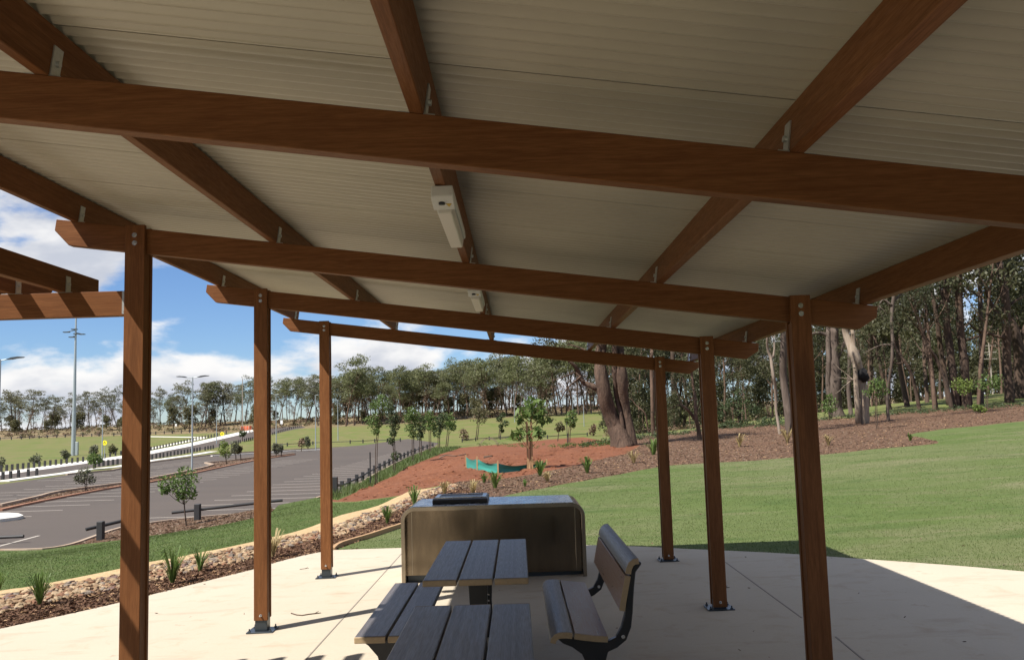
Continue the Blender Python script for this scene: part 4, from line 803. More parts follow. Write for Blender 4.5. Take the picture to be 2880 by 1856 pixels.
for dx, tx in ((-10, -12), (12, 6)):
    a = np.array([dx*k*.5, .05, -.1]); b = at_depth(1488+tx*.3, 1185, dep)-np.array(g); b[0] += dx*k*.3; mb.tube([a, b], 8*k/2, 4)
link('stake', mb.mesh('stake'), 'stake', rt)
sap = [('tall leafy sapling with pale stem, first of the planted row on the bank', (1058,1362), T((860,1000), 4.969, (1080,620,70), (1010,680,70), (940,700,50), (1060,720,70), (880,900,60), (940,950,60), (1010,960,50), (1000,840,60), (990,1060,45)), 'leaf_sapling'),
 ('tall leafy sapling, second of the planted row on the bank', (1109,1330), T((860,1000), 4.969, (1140,650,60), (1180,720,60), (1160,800,65), (1230,850,60), (1270,900,55), (1200,940,60), (1250,1000,55), (1220,1080,45), (1190,1190,45), (1250,1400,55)), 'leaf_dark'),
 ('dense sapling, third of the planted row on the bank', (1161,1300), T((860,1000), 4.969, (1480,780,60), (1440,850,60), (1520,830,65), (1490,920,70), (1560,900,60), (1450,1000,55), (1500,1100,45)), 'leaf_sapling'),
 ('dense dark sapling, fourth of the planted row on the bank', (1183,1284), T((860,1000), 4.969, (1590,860,55), (1610,930,60), (1560,1000,55), (1620,1040,50), (1600,1120,45)), 'leaf_dark'),
 ('rounded sapling, fifth of the planted row on the bank', (1209,1272), T((860,1000), 4.969, (1720,830,55), (1690,900,60), (1760,890,60), (1720,980,65), (1770,1000,50)), 'leaf_sapling'),
 ('leafy sapling, sixth of the planted row on the bank', (1234,1262), T((860,1000), 4.969, (1860,900,55), (1920,850,60), (1850,980,60), (1900,1000,60), (1840,1080,50)), 'leaf_dark'),
 ('full-crowned sapling, last and farthest of the planted row on the bank', (1256,1256), T((860,1000), 4.969, (1990,850,60), (1960,920,60), (2040,920,60), (2010,980,60), (2060,1000,40)), 'leaf_sapling'),
 ('pair of feathery saplings on the median left of the near left post', (243,1380), T((0,1236), 2.484, (595,215,30), (580,250,36), (610,255,34), (560,280,28), (630,285,26), (545,270,18)), 'leaf_grey'),
 ('round green sapling beside the road left of the near left post', (263.6,1320), T((0,1100), 4.969, (1320,905,50), (1280,935,50), (1370,930,50), (1330,965,60), (1400,965,40), (1270,975,35)), 'leaf_sapling'),
 ('narrow green sapling on the median right of the double light pole', (637,1305), T((420,1100), 4.969, (1030,740,45), (1050,800,60), (1020,850,50), (1070,880,50)), 'leaf_lime'),
 ('feathery sapling, left one of a row of three on the median', (664,1294), T((420,1100), 4.969, (1185,740,40), (1200,790,45), (1180,830,35)), 'leaf_grey'),
 ('feathery sapling, right one of a row of three on the median', (678,1293), T((420,1100), 4.969, (1230,780,34), (1270,800,30), (1250,840,28)), 'leaf_olive'),
 ('small feathery sapling just right of the middle left post', (776,1285), T((420,1100), 4.969, (1765,790,38), (1780,830,36), (1765,760,28)), 'leaf_grey'),
 ('second small feathery sapling right of the middle left post', (792,1284), T((420,1100), 4.969, (1830,770,34), (1840,810,34)), 'leaf_grey'),
 ('thin brownish sapling before the far kerb, left of the farthest left post', (847,1269), T((420,1100), 4.969, (2140,730,40), (2130,690,30)), 'dry_brown'),
 ('pale feathery sapling touching the left side of the farthest left post', (866,1263), T((420,1100), 4.969, (2215,690,36), (2220,740,34), (2205,660,22)), 'leaf_grey'),
 ('small grey-leaved tree on the grass below the floodlight pole', (184,1300), T((0,1100), 4.969, (915,860,38), (930,890,36), (895,890,32), (925,920,26)), 'leaf_grey'),
 ('small round grey-leaved tree on the grass at the far left', (98,1304), T((0,1100), 4.969, (490,930,45), (470,960,38), (510,965,38)), 'leaf_grey'),
 ('grey-leaved tree cut by the left edge of the picture', (3,1314), T((0,1100), 4.969, (0,980,45), (20,1010,38)), 'leaf_grey'),
 ('small grey-leaved tree left of the round yellow sign', (262,1276), T((0,1100), 4.969, (1290,810,40), (1320,790,36), (1330,840,32), (1280,850,28)), 'leaf_grey'),
 ('small olive tree on the grass right of the round yellow sign', (318,1276), T((0,1100), 4.969, (1580,790,38), (1570,830,34), (1595,820,30)), 'leaf_olive'),
 ('small dark round tree beside the road below the orange barrier', (681.6,1241), T((420,1100), 4.969, (1300,580,36), (1290,600,30), (1315,600,26)), 'leaf_dark'),
 ('pale yellow-green sapling behind the red soil mound', (1340,1237), T((1280,1050), 4.969, (330,480,60), (370,540,70), (290,600,70), (420,560,50), (380,640,60), (300,520,40)), 'leaf_olive'),
 ('thin dark-leaved sapling left of the staked young tree', (1405,1229), T((1280,1050), 4.969, (670,580,36), (620,640,36), (710,700,40), (640,740,26), (660,800,22)), 'leaf_dark'),
 ('brown dry shrub before the far kerb', (1300,1239), T((1280,1050), 4.969, (120,850,55), (110,810,36), (150,890,40)), 'dry_brown'),
 ('dark leafy sapling with black stake right of the staked young tree', (1600,1243), T((1280,1050), 4.969, (1640,560,50), (1590,610,50), (1660,620,50), (1620,680,55), (1570,660,36), (1650,720,30)), 'leaf_sapling'),
 ('thin dry sapling in front of the two light poles', (1568,1240), T((1280,1050), 4.969, (1460,720,40), (1500,760,36), (1440,780,30)), 'leaf_olive'),
 ('brown dry shrub just left of the leaning old tree', (1668,1226), T((1280,1050), 4.969, (1930,780,40), (1920,820,40), (1940,740,26)), 'dry_brown'),
 ('light green sapling right of the leaning old tree', (1794,1213), T((1560,920), 4.052, (940,960,36), (960,1000,36), (910,1010,30), (950,1060,36), (980,1090,24)), 'leaf_sapling'),
 ('dark leafy bush right of the middle right post', (2083,1200), T((1960,880), 3.5, (430,800,50), (380,880,55), (320,880,45), (290,930,40), (450,870,45), (540,940,45), (580,960,36), (420,960,50), (250,1000,30)), 'leaf_dark'),
 ('low dark green bush at the foot of the pale twisted tree', (2150,1196), T((1960,880), 3.5, (620,1070,40), (680,1060,40), (740,1080,40), (800,1050,36), (650,1100,30)), 'leaf_dark'),
 ('low dark bush left of the bushes beyond the middle right post', (2045,1204), T((1960,880), 3.5, (300,1100,36), (350,1090,40), (420,1080,40), (470,1080,36), (250,1110,26)), 'leaf_dark'),
 ('bush growing against the stout grey gum', (2335,1180), T((1960,880), 3.5, (1300,900,50), (1330,870,45), (1280,950,40), (1340,940,40), (1310,830,30)), 'leaf_sapling'),
 ('green leafy shrub right of the broken dead tree', (2467,1206), T((2400,700), 2.9625, (200,1110,40), (160,1140,40), (240,1130,40), (190,1180,45), (260,1180,36), (130,1200,30)), 'leaf_sapling'),
 ('bright green shrub in front of the right-hand row of trunks', (2712,1150), T((2400,700), 2.9625, (900,1110,42), (870,1140,40), (950,1130,42), (910,1170,42), (970,1150,30)), 'leaf_lime'),
 ('dark green shrub right of the single straight trunk', (2775,1148), T((2400,700), 2.9625, (1110,1090,50), (1160,1110,45), (1080,1130,40), (1200,1130,40), (1130,1160,45), (1190,1080,36)), 'leaf_sapling'),
 ('low green shrub at the edge of the mulch on the right', (2755,1162), T((2400,700), 2.9625, (1060,1330,28), (1030,1320,22), (1090,1340,22)), 'leaf_lime'),
 ('bright yellow-green tree among the far gums right of the middle', (1460,1160), T((1280,1050), 4.969, (830,-40,110), (760,20,90), (900,20,110), (1000,60,100), (1090,40,90), (840,90,90), (1080,110,70)), 'leaf_lime'),
 ('yellow-green weeping tree between the leaning tree and the farthest right post', (1780,1172), T((1560,920), 4.052, (870,700,55), (850,760,55), (890,800,55), (930,760,50), (960,830,45), (870,650,36)), 'leaf_lime')]
for lab, b, tops, lf in sap:
    dp = depth_of(G(*b)); ls = max(.075, min(.42, dp*.0032)); px_shrub('sapling' if 'tree' not in lab and 'bush' not in lab and 'shrub' not in lab else 'shrub' if ('shrub' in lab or 'bush' in lab) else 'young_tree', lab, b, tops, 'bark_dark', lf, 'sapling' if 'sapling' in lab else 'shrub' if ('shrub' in lab or 'bush' in lab) else 'tree', 130 if 'planted row' in lab else 95, ls*.8, trunk_px=3.)
# undergrowth at the foot of the woodland
V = []
for _ in range(260):
    px = random.uniform(1640, 2880); yb = np.interp(px, [1640, 1760, 1900, 2021, 2208, 2300, 2478, 2880], [1253, 1236, 1222, 1202, 1195, 1182, 1166, 1138]); p = G(px, yb+random.uniform(-2, 6)); V.append(cards(clump((p.x, p.y, p.z+.05), random.uniform(.15, .5), 24, rng, .8, -.1), .12, .4))
tag(link('undergrowth', card_mesh('undergrowth', np.concatenate(V)), 'leaf_dark'), kind='stuff')
V = []
for _ in range(120):
    px = random.uniform(1340, 1720); yb = np.interp(px, [1340, 1420, 1500, 1600, 1720], [1246, 1246, 1252, 1250, 1246]); p = G(px, yb+random.uniform(0, 10)); V.append(cards(clump((p.x, p.y, p.z+.05), random.uniform(.12, .35), 24, rng, .8, -.1), .11, .4))
tag(link('undergrowth', card_mesh('undergrowth', np.concatenate(V)), 'leaf_sapling'), kind='stuff')

def blades(mb, p, n, h, spread, R, wd=.012, droop=.5, th=0):
    for _ in range(n):
        a = R.uniform(0, 6.283); l = h*R.uniform(.6, 1.1); s_ = spread*R.uniform(.2, 1.); d = np.array([math.cos(a), math.sin(a), 0]); sd = np.array([-d[1], d[0], 0])*wd*R.uniform(.7, 1.2); b = np.array(p)+d*R.uniform(0, .05)*h
        pts_ = [b, b+d*s_*.3*h+np.array([0, 0, l*.5]), b+d*s_*.75*h+np.array([0, 0, l*.88]), b+d*s_*1.25*h+np.array([0, 0, l*(1.05-droop*s_)])]
        o = len(mb.v)
        for q, w_ in zip(pts_, (1, .95, .65, .05)): mb.v += [tuple(q-sd*w_), tuple(q+sd*w_)]
        mb.f += [(o+2*i, o+2*i+1, o+2*i+3, o+2*i+2) for i in range(3)]
tus = [((112,1692), 95, 'strappy green tussock in the stones at the far left of the garden bed', 46), ((485,1633), 105, 'large strappy green tussock right of the near left post', 60), ((562,1600), 72, 'strappy green tussock behind the large one right of the near left post', 30), ((-6,1662), 60, 'green tussock cut by the left edge of the picture', 24), ((768,1560), 80, 'dry straw tussock touching the right side of the middle left post', 34),
 ((1089,1468), 50, 'tussock in the stones left of the barbecue', 40), ((1165,1420), 62, 'thin grass tussock just above the left end of the barbecue', 24), ((1250,1390), 42, 'straw-coloured tussock above the barbecue lid', 40), ((1330,1388), 44, 'pale straw tussock right of the barbecue lid', 40), ((1393,1372), 52, 'bright green tussock below the green cloth', 44), ((1362,1357), 32, 'small green tussock left of the bright green one below the cloth', 26), ((1520,1338), 48, 'green tussock right of the stakes of the young tree', 44), ((1540,1354), 36, 'brownish tussock right of the stakes of the young tree', 26), ((1476,1368), 24, 'tiny green tussock in the mulch above the barbecue', 14), ((1652,1330), 50, 'bright green tussock alone in the mulch left of the farthest right post', 44), ((1782,1302), 40, 'dry tussock just left of the farthest right post', 30), ((1838,1279), 52, 'green tussock against the left side of the farthest right post', 40),
 ((2080,1256), 40, 'dry pale tussock between the middle and near right posts', 30), ((2215,1245), 46, 'dry grass clump at the left side of the near right post', 34), ((2330,1252), 34, 'pale dry tussock right of the near right post', 30), ((1985,1300), 30, 'low dry tussock behind the middle right post', 20), ((2560,1240), 26, 'green tuft at the tip of the mulch bed', 18)]
for b, hpx, lab, n in tus:
    g = G(*b); k = depth_of(g)/FPX; dry = any(w_ in lab for w_ in ('dry', 'straw', 'brownish')); R = random.Random(int(b[0])+3); mb = MB(); blades(mb, (0, 0, -.02), n, hpx*k*1.0, .62, R, max(.009, 2.0*k), .55)
    tag(link('tussock', mb.mesh('tussock'), 'blade_dry' if dry else 'blade', loc=g), lab, 'plant')

# river stones: the largest as single stones, the rest as one mass
SM = []
for i in range(14):
    R = random.Random(100+i); mb = MB(); lat, lon = 4, 7; 
    v = [(0, 0, -1.)]+[(math.cos(2*PI*j/lon)*math.sin(PI*k/lat), math.sin(2*PI*j/lon)*math.sin(PI*k/lat), -math.cos(PI*k/lat)) for k in range(1, lat) for j in range(lon)]+[(0, 0, 1.)]
    ph = [R.uniform(0, 6) for _ in range(6)]; v = [tuple(np.array(p)*(1+.16*math.sin(3*p[0]+ph[0])*math.cos(2.5*p[1]+ph[1])+.16*math.sin(4*p[2]+ph[2]+2*p[0])+R.uniform(-.2, .2))) for p in v]
    f = [(0, 1+(j+1) % lon, 1+j) for j in range(lon)]+[(1+k*lon+j, 1+k*lon+(j+1) % lon, 1+(k+1)*lon+(j+1) % lon, 1+(k+1)*lon+j) for k in range(lat-2) for j in range(lon)]+[(1+(lat-2)*lon+j, 1+(lat-2)*lon+(j+1) % lon, len(v)-1) for j in range(lon)]
    mb.v = v; mb.f = f; me = mb.mesh('stone', False); me.materials.append(MATS[['stone_tan', 'stone_pale', 'stone_tan', 'stone_rust', 'stone_pale', 'stone_grey', 'stone_tan', 'stone_plum', 'stone_rust', 'stone_pale', 'stone_tan', 'stone_tan', 'stone_grey', 'stone_pale'][i]]); SM.append(me)
SPT = surf_pts('rock_bed', 5200, 60, 1.6); dist = np.hypot(SPT[:, 0]-CAM[0], SPT[:, 1]-CAM[1]); keep = []
for i in np.argsort(dist):
    if all((SPT[i, 0]-SPT[j, 0])**2+(SPT[i, 1]-SPT[j, 1])**2 > .052**2 for j in keep[-500:]): keep.append(i)
rest = {}
for c_, i in enumerate(keep):
    me = SM[random.randrange(14)]; sx = random.uniform(.026, .066)*(1.5 if random.random() < .12 else 1); sc_ = Vector((sx, sx*random.uniform(.55, .9), sx*random.uniform(.38, .6))); loc = Vector(SPT[i])+Vector((0, 0, random.uniform(-.012, .022))); eul = (random.uniform(-.4, .4), random.uniform(-.4, .4), random.uniform(0, 6.3))
    if c_ < 300:
        o = link('stone', me, None, ZOBJ['rock_bed']); o.location = loc; o.scale = sc_; o.rotation_euler = eul
    else: rest.setdefault(me, []).append(Matrix.LocRotScale(loc, __import__('mathutils').Euler(eul), sc_))
mb = MB(); slot = []; names = []
for me, ms in rest.items():
    nm = me.materials[0]; 
    if nm not in names: names.append(nm)
    vs = [v.co for v in me.vertices]; fs = [tuple(p.vertices) for p in me.polygons]
    for m_ in ms: mb.add([m_ @ v for v in vs], fs); slot += [names.index(nm)]*len(fs)
me = mb.mesh('stone', False); [me.materials.append(n_) for n_ in names]; me.polygons.foreach_set('material_index', slot); tag(link('stone', me, None, ZOBJ['rock_bed']), kind='stuff')
# mulch chips and dry leaves
def chips(zone, n, maxd, size, m, name, bias=1.6, lift=.012):
    P = surf_pts(zone, n, maxd, bias); P[:, 2] += lift*rng.random(n); V = cards(P, size, .3, .75); tag(link(name, card_mesh(name, V), m), kind='stuff')
chips('garden_bed', 16000, 40, .07, 'mulch', 'mulch_chips'); chips('garden_bed', 2600, 40, .06, 'stake', 'mulch_chips')
chips('mulch_strip', 5000, 60, .12, 'dry_brown', 'leaf_debris'); chips('woodland_floor', 26000, 80, .085, 'dry_brown', 'leaf_debris'); chips('woodland_floor', 2200, 80, .08, 'stake', 'bark_debris'); chips('woodland_floor', 8000, 80, .09, 'bark_dark', 'bark_debris')
chips('median', 2500, 110, .2, 'dry_brown', 'leaf_debris')
chips('lawn_mound', 90, 30, .055, 'dry_brown', 'fallen_leaves', 1.); chips('concrete_slab', 60, 25, .035, 'bark_brown', 'fallen_leaves', 1., .004)
P = surf_pts('red_soil', 900, 80, 1.6); mb = MB()
for p in P[:800]:
    me = SM[random.randrange(14)]; s_ = random.uniform(.02, .09)*(1.5 if random.random() < .08 else 1); mb.add([np.array(p)+np.array(v.co)*s_*np.array([1, .8, .5]) for v in me.vertices], [tuple(q_.vertices) for q_ in me.polygons])
tag(link('clods', mb.mesh('clods', False), 'red_soil'), kind='stuff')
# short turf blades
def turf(zone, n, maxd, h, m, bias=2.2):
    P = surf_pts(zone, n, maxd, bias); d = rng.normal(size=(n, 2)); hh = h*(.5+rng.random(n)); w_ = .002+.00022*np.hypot(P[:, 0]-CAM[0], P[:, 1]-CAM[1]); a = rng.random(n)*6.283
    b = np.column_stack([np.cos(a)*w_, np.sin(a)*w_, np.zeros(n)]); t = np.column_stack([d[:, 0]*.35*hh, d[:, 1]*.35*hh, hh]); P[:, 2] -= .004
    V = np.stack([P-b, P+b, P+t+b*.2, P+t-b*.2], 1).reshape(-1, 3); tag(link('turf', card_mesh('turf', V), m), kind='stuff')
turf('lawn_mound', 150000, 40, .014, 'blade_lawn'); turf('lawn', 80000, 40, .016, 'blade_lawn'); turf('grass_verge', 9000, 120, .22, 'blade_lawn', 1.4)
# ------------------------------------------------------------------ barriers, bollards, lights, signs
def barrier(base, r0, r1, label, hp=.55):
    g = G(*base); dep = depth_of(g); root = empty('log_barrier', g, label, 'barrier', 'low black barriers along the car park'); k = dep/FPX
    part('post', MB().box(-.10, .10, -.10, .10, -.15, hp), 'black_timber', root, .012, world=False)
    a = at_depth(*r0, dep)-np.array(g); b = at_depth(*r1, dep+1.0)-np.array(g); part('rail', MB().tube([a, b], .055, 10), 'black_timber', root, smooth=40, world=False)
C1 = lambda x, y: (x/2.484, 1236+y/2.484)
barrier(C1(702,700), C1(600,627), C1(900,556), 'black post and rail barrier half hidden by the near left post', .60)
barrier(C1(1380,562), C1(1200,510), C1(1975,422), 'black post and rail barrier behind the bushy sapling', .58)
g = G(-70, 1530); dep = depth_of(g); rt = empty('log_barrier', g, 'black rail barrier running in from the left edge of the picture', 'barrier', 'low black barriers along the car park')
part('post', MB().box(-.1, .1, -.1, .1, -.15, .58), 'black_timber', rt, .012, world=False); a = at_depth(-160, 1518, dep)-np.array(g); b = at_depth(66.5, 1507.5, dep)-np.array(g); part('rail', MB().tube([a, b], .055, 10), 'black_timber', rt, smooth=40, world=False)
# bollards
bol = MB().box(-.09, .09, -.09, .09, -.2, .62).mesh('bollard')
def bollards(pxs, label, group, h=1., wd=1.):
    for p in pxs:
        o = link('bollard', bol, 'black_timber', loc=G(*p)); o.scale = (wd, wd, h); tag(o, label, 'bollard', group)
def along(P, n): 
    P = np.array(P, float); s_ = np.concatenate([[0], np.cumsum(np.hypot(*np.diff(P, axis=0).T))]); t = np.linspace(0, s_[-1], n); return list(zip(np.interp(t, s_, P[:, 0]), np.interp(t, s_, P[:, 1])))
O0 = lambda *p: [(x/4.969, 1100+y/4.969) for x, y in p]; O5 = lambda *p: [(420+x/4.969, 1100+y/4.969) for x, y in p]
bollards(along(O0((-60,1135), (57,1120), (225,1100), (392,1080), (545,1060), (755,1035), (960,1012), (1215,980), (1290,966), (1455,938), (1600,905), (1680,892), (1760,875), (1840,858)), 26), 'squat black bollard in the row beside the white footpath left of the near left post', 'bollards along the footpath on the left')
bollards(along(O5((25,828), (205,790), (365,752), (545,710), (690,675), (845,648), (990,612), (1075,595)), 26), 'squat black bollard in the row beside the white footpath right of the near left post', 'bollards along the footpath beyond the double light')
bollards(O0((40,1235), (147,1220), (257,1205), (393,1190), (513,1180), (1325,1070), (1385,1052), (1445,1046), (1512,1040), (1578,1033), (1642,1024)), 'black bollard between road and car park left of the near left post', 'bollards between road and car park on the left')
bollards(O5((40,955), (97,940), (150,930), (197,926), (252,915), (298,908), (350,897), (398,890), (446,884), (490,876), (535,868), (580,860), (625,850), (666,846), (706,836), (780,828), (820,818), (858,812), (893,805), (980,786), (1082,765), (1145,750), (1210,738), (1243,730), (1270,725), (1330,706), (1358,700), (1390,695), (1418,690), (1445,684)), 'black bollard between road and car park right of the near left post', 'bollards between road and car park in the middle')
bollards(along(O5((1360,585), (1405,575)), 2), 'black bollard below the orange barrier at the end of the footpath', 'bollards at the end of the footpath', .7)
bollards(along(O5((1725,612), (1790,588), (1870,563), (1960,538), (2050,513), (2120,500)), 16), 'black bollard along the climbing road right of the middle left post', 'bollards along the climbing road', .85)
# log fences: posts with rails
def log_fence(pxs, label, cat='fence', h=.6, rail=True, gap=0, seg=None):
    g0 = G(*pxs[0]); root = empty('log_fence', g0, label, cat); Q = [G(*p) for p in pxs]
    for p in Q: part('post', MB().box(p.x-.09, p.x+.09, p.y-.09, p.y+.09, p.z-.15, p.z+h), 'black_timber', root)
    for a, b in zip(Q[:-1], Q[1:]):
        if rail: part('rail', MB().tube([(a.x, a.y, a.z+h*.62), (b.x, b.y, b.z+h*.62)], .055, 6), 'black_timber', root, smooth=40)
C2 = lambda *p: [(960+x/2.484, 1236+y/2.484) for x, y in p]
log_fence([C1(2338,400), C1(2390,370)]+C2((55,345), (108,316), (150,295), (195,262), (232,240), (268,222), (302,203), (335,185), (362,168), (390,155), (415,142), (440,132), (465,120), (490,108), (515,98), (545,85), (570,76), (600,66), (640,54)), 'black log fence receding between the car park and the planted bank', h=.6)
log_fence([(0,1238),(32,1236.5),(60,1235.5),(83,1234),(110,1233),(133,1232),(160,1231),(183,1230),(207,1229),(233,1228),(258,1227.5),(279,1227)], 'far log fence along the top of the left sports field', h=.75)
log_fence([(320,1226.5),(341,1226),(380,1224),(408,1223),(424,1222),(438,1222),(462,1220.5),(485,1219.5),(510,1218.5),(533,1217),(557,1215.5),(580,1214),(605,1212),(628,1210),(643,1209)], 'far log fence crossing behind the double car park light', h=.75)
log_fence([(770,1256),(808,1255),(842,1253),(880,1251),(985,1247.5),(1021,1246),(1054,1244),(1090,1243),(1126,1242)], 'log fence along the far kerb of the car park', h=.6)
log_fence([(1300,1244),(1338,1240),(1376,1237.5),(1407,1236),(1540,1234),(1598,1229),(1652,1226.5)], 'log fence along the far kerb behind the young staked tree', h=.6)
log_fence([(978,1196),(999,1195),(1020,1193),(1250,1181),(1283,1180),(1309,1179),(1340,1178),(1370,1177)], 'dark log fence high on the field under the middle tree line', h=.75)
log_fence([(1540,1168),(1565,1167),(1600,1166),(1630,1165.5),(1663,1164)], 'dark log fence on the field left of the leaning old tree', h=.75)
# light poles
def pole(name, mbp, label, cat, base, H, r0, r1, D=None): pass
def lamp_head(mb, c, s_, l=1.0):
    x, y, z = c; o = len(mb.v); pr = [(0, .0), (.10, .05), (.35, .17), (.75, .22), (1.05, .18), (.95, .12), (.6, .08), (.3, .01)]
    mb.prism([(x+s_*(a*l), z+b*l*.75) for a, b in pr], y-.14, y+.14, 'y')
def street_light(base, H, arms, label, rz=0., r=.08):
    g = Vector((*on_level(*base, ZL)[:2], ZL)) if not isinstance(base, Vector) else base; root = empty('street_light', g, label, 'street light')
    part('pole', MB().tube([(0, 0, -.1), (0, 0, .3), (0, 0, H)], [r*1.25, r, r*.6], 10), 'pole_steel', root, smooth=40, world=False)
    for s_ in arms:
        part('arm', MB().tube([(0, 0, H-.05), (s_*.25, 0, H-.02), (s_*.5, 0, H+.02)], .03, 6), 'pole_steel', root, smooth=40, world=False)
        mb = MB(); lamp_head(mb, (s_*.35, 0, H-.02), s_, 1.0); part('lamp_head', mb, 'lamp_dark', root, world=False)
street_light((540,1326), 7.9, (-1, 1), 'tall double-armed car park light right of the near left post')
street_light((-10,1396), 7.95, (1,), 'street light with one lamp cut by the left edge of the picture')
street_light((287,1292), 6.9, (1,), 'single-armed street light beside the round yellow sign')
street_light((609,1260), 7.9, (-1,), 'slim street light rising beside the far yellow sign')
street_light((777,1263), 8.6, (-1, 1), 'double-armed light standing right of the middle left post')
street_light((888,1266), 7.9, (1,), 'street light just left of the farthest left post')
street_light((951,1251), 7.9, (-1,), 'street light just right of the farthest left post')
street_light((1449,1228), 9.6, (1,), 'pale light pole behind the staked young tree')
street_light((1614,1226), 7.5, (1,), 'left one of two pale light poles beside the leaning old tree')
street_light((1644,1227), 7.0, (1,), 'right one of two pale light poles beside the leaning old tree')
g = Vector((*on_level(206,1282,ZL)[:2], ZL)); rt = empty('floodlight_pole', g, 'very tall tapered grey floodlight pole on the sports field at far left', 'floodlight'); 
part('pole', MB().tube([(0, 0, -.2), (0, 0, 2.), (0, 0, 12.), (0, 0, 19.), (0, 0, 26.)], [.36, .33, .21, .14, .09], 14), 'pole_steel', rt, smooth=40, world=False)
part('control_box', MB().box(.34, .74, -.2, .2, .1, 2.1), 'pole_steel', rt, .02, world=False)
for i, (dx, dz, ln) in enumerate([(-1.4, 18.9, .9), (-.5, 18.1, .9), (.15, 18.6, .8), (1.0, 18.5, .8), (-.2, 19.3, .8)]):
    part('floodlight', MB().box(dx-ln/2, dx+ln/2, -.35, .25, dz, dz+.12).tube([(dx, 0, dz+.1), (0, 0, dz+.35)], .05, 6), 'lamp_dark', rt, world=False)
for dx, dz in [(-1.2, 25.6), (0, 25.9), (1.2, 25.6)]: part('floodlight', MB().box(dx-.45, dx+.45, -.35, .25, dz, dz+.14).tube([(dx, 0, dz+.1), (0, 0, dz-.2)], .05, 6), 'lamp_dark', rt, world=False)
def upole(g, H, label, arms=1, r=.13, m='pole_timber'):
    root = empty('power_pole', g, label, 'power pole'); part('pole', MB().tube([(0, 0, -.3), (0, 0, H)], [r, r*.7], 8), m, root, smooth=40, world=False)
    for a in range(arms): part('crossarm', MB().box(-.95, .95, -.05, .05, H-.45-a*.9, H-.36-a*.9), m, root, world=False)
x, y, z = at_bearing(669, 214); upole(Vector((x, y, z)), 12.5, 'bare timber power pole in the far tree line left of the middle left post', 0)
x, y, z = at_bearing(2771, 120); upole(Vector((x, y, z)), 7.6, 'pale power pole with crossarms among the trees at right', 3, .10, 'pole_timber')
x, y, z = at_bearing(2733, 126); upole(Vector((x, y, z)), 4.6, 'short pale power pole left of the one with crossarms at right', 1, .09, 'pole_timber')
# crossing signs
def crossing_sign(cx, cy, D, dia, label):
    x, y, z = at_bearing(cx, D); c = np.array(at_depth(cx, cy, D*.999)); g = Vector((c[0], c[1], hz(c[0], c[1]))); root = empty('crossing_sign', g, label, 'sign'); h = c[2]-g.z; k = dia/2
    part('pole', MB().tube([(0, 0, -.1), (0, 0, h+k)], .035, 8), 'pole_steel', root, world=False)
    d_ = part('disc', MB().tube([(0, -.045, h), (0, -.06, h)], k, 28), 'sign_yellow', root, world=False)
    mb = MB()
    for s_ in (-1, 1): mb.prism([(s_*k*.08, h+k*.48), (s_*k*.34, h+k*.12), (s_*k*.50, h-k*.42), (s_*k*.28, h-k*.42), (s_*k*.14, h+k*.02), (0, h+k*.20), (0, h+k*.48)], -.066, -.0605, 'y')
    part('symbol', mb, 'sign_black', d_, world=False)
crossing_sign(294.8, 1245, 114, .62, 'round yellow crossing sign with black walking legs left of the near left post')
crossing_sign(625, 1220, 168, .78, 'smaller round yellow crossing sign beside the road between the left posts')
def plate_sign(cx, cy, D, w_, h_, label, m='sign_white', second=None):
    c = np.array(at_depth(cx, cy, D)); g = Vector((c[0], c[1], hz(c[0], c[1]))); root = empty('sign', g, label, 'sign'); h = max(c[2]-g.z, .6)
    part('pole', MB().tube([(0, 0, -.1), (0, 0, h)], .04, 6), 'pole_steel', root, world=False); o = part('plate', MB().box(-w_/2, w_/2, -.06, -.04, h-h_/2, h+h_/2), m, root, world=False)
    if second: part('stripe', MB().box(-w_*.3, w_*.3, -.064, -.0605, h-h_*.12, h+h_*.12), second, o, world=False)
plate_sign(495, 1195, 218, .45, .6, 'small white sign under the far trees left of the double light')
plate_sign(792, 1187, 215, .6, .9, 'small white notice board under the trees right of the middle left post')
plate_sign(1031, 1170, 214, .5, .65, 'small white sign under the trees above the planted bank')
plate_sign(1545, 1151, 205, .45, .75, 'small white and red sign left of the leaning old tree', 'sign_white', 'sign_red')
plate_sign(541, 1242, 122, .14, .5, 'small red marker plate at the foot of the double light', 'sign_red')
# orange mesh barrier at the end of the road
P = [G(x, y) for x, y in [(676,1212),(684,1211),(692,1210.5),(700,1210),(708,1209)]]; rt = empty('mesh_barrier', P[0], 'orange plastic mesh barrier across the end of the footpath', 'barrier')
for p in P: part('stake', MB().cyl((p.x, p.y), .03, p.z-.1, p.z+1.15, 6), 'sign_white', rt)
mb = MB()
for a, b in zip(P[:-1], P[1:]):
    for k in range(4): z0, z1 = .12+k*.25, .12+k*.25+.19; mb.add([(a.x, a.y, a.z+z0), (b.x, b.y, b.z+z0), (b.x, b.y, b.z+z1), (a.x, a.y, a.z+z1), (a.x, a.y+.02, a.z+z0), (b.x, b.y+.02, b.z+z0), (b.x, b.y+.02, b.z+z1), (a.x, a.y+.02, a.z+z1)], [(0, 1, 2, 3), (7, 6, 5, 4), (0, 4, 5, 1), (3, 2, 6, 7)])
part('mesh', mb, 'orange_mesh', rt)
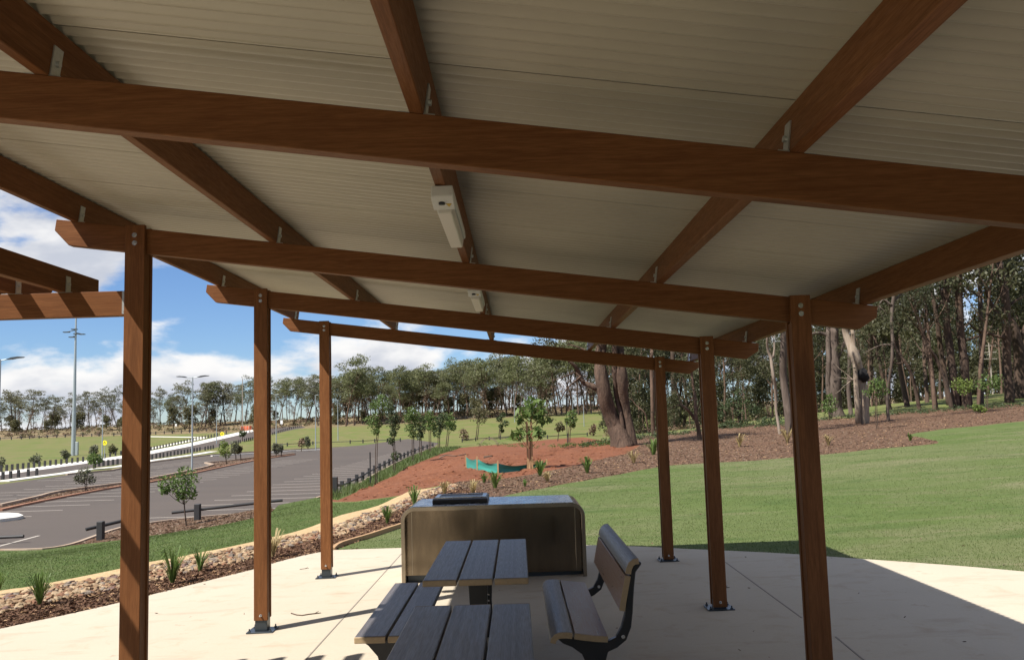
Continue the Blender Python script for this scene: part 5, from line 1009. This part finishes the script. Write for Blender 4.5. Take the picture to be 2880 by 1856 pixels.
# green shade cloth on stakes round the soil
O7 = lambda x, y: (1280+x/4.969, 1050+y/4.969)
st = [(155,1310,1165), (310,1350,1190), (600,1385,1250), (1010,1330,1265), (1280,1285,1225)]
g0 = G(*O7(600,1385)); rt = empty('shade_cloth', g0, 'green sediment cloth sagging between wooden stakes on the red soil', 'cloth barrier'); pts_ = []
for x, yb, yt in st:
    p = G(*O7(x, yb)); k = depth_of(p)/FPX; H = (yb-yt)/4.969*k*1.05; pts_.append((p, H)); part('stake', MB().box(p.x-.025, p.x+.025, p.y-.03, p.y+.02, p.z-.1, p.z+H+.06), 'stake', rt)
mb = MB(); nx, ny = 10, 6
for (a, ha), (b, hb_) in zip(pts_[:-1], pts_[1:]):
    o = len(mb.v)
    for i in range(nx+1):
        t = i/nx; sag = math.sin(PI*t)
        for j in range(ny+1):
            q = j/ny; H = (ha*(1-t)+hb_*t)*(1-.22*sag); x, y = a.x+(b.x-a.x)*t, a.y+(b.y-a.y)*t+.03+.16*sag*math.sin(PI*q)+.03*math.sin(q*14+t*5); mb.v.append((x, y, hz(x, y)-.03+H*q))
    for i in range(nx):
        for j in range(ny): p = o+i*(ny+1)+j; mb.f.append((p, p+ny+1, p+ny+2, p+1))
n0 = len(mb.v); mb.v += [(a, b+.012, c) for a, b, c in mb.v]; mb.f += [tuple(i+n0 for i in f[::-1]) for f in mb.f]
part('cloth', mb, 'shade_cloth', rt, smooth=60)
# loose sticks and stakes on the soil
def log(pxs, r, label, m='bark_pale', name='branch', cat='branch'):
    P = [np.array(G(*p))+np.array([0, 0, r*.8]) for p in pxs]; c = P[0]; tag(link(name, MB().tube([p-c for p in P], r, 6).mesh(name, True), m, loc=tuple(c)), label, cat)
log([C2((685,130))[0], C2((730,112))[0], C2((800,118))[0], C2((870,105))[0]], .05, 'long pale fallen branch lying across the red soil')
log([O7(405,1187), O7(520,1172)], .06, 'short dark log lying on the red soil behind the green cloth', 'bark_dark', 'log', 'log')
for b, hpx, lab in [((1042,1366), 94, 'thin dark stake left of the first planted sapling'), ((1596,1246), 60, 'thin black stake beside the dark leafy sapling')]:
    g = G(*b); k = depth_of(g)/FPX; tag(link('stake', MB().tube([(0, 0, -.1), (0, 0, hpx*k)], .04, 5).mesh('stake'), 'black_timber', loc=g), lab, 'stake')
# wire guard in the grass at the head of the bank
g = G(1372, 1256); k = depth_of(g)/FPX; mb = MB()
for i in range(5): r_ = 26*k; mb.tube([(r_*math.cos(t)+i*.06, i*.35, abs(r_*math.sin(t))*.9) for t in np.linspace(0, PI, 12)], .014, 5)
tag(link('wire_hoop', mb.mesh('wire_hoop', True), 'bark_pale', loc=g), 'arched wire guard in the weeds behind the red soil', 'wire guard')
# small white sheds? none are seen: the pale boxes under the far eave are roof fixings
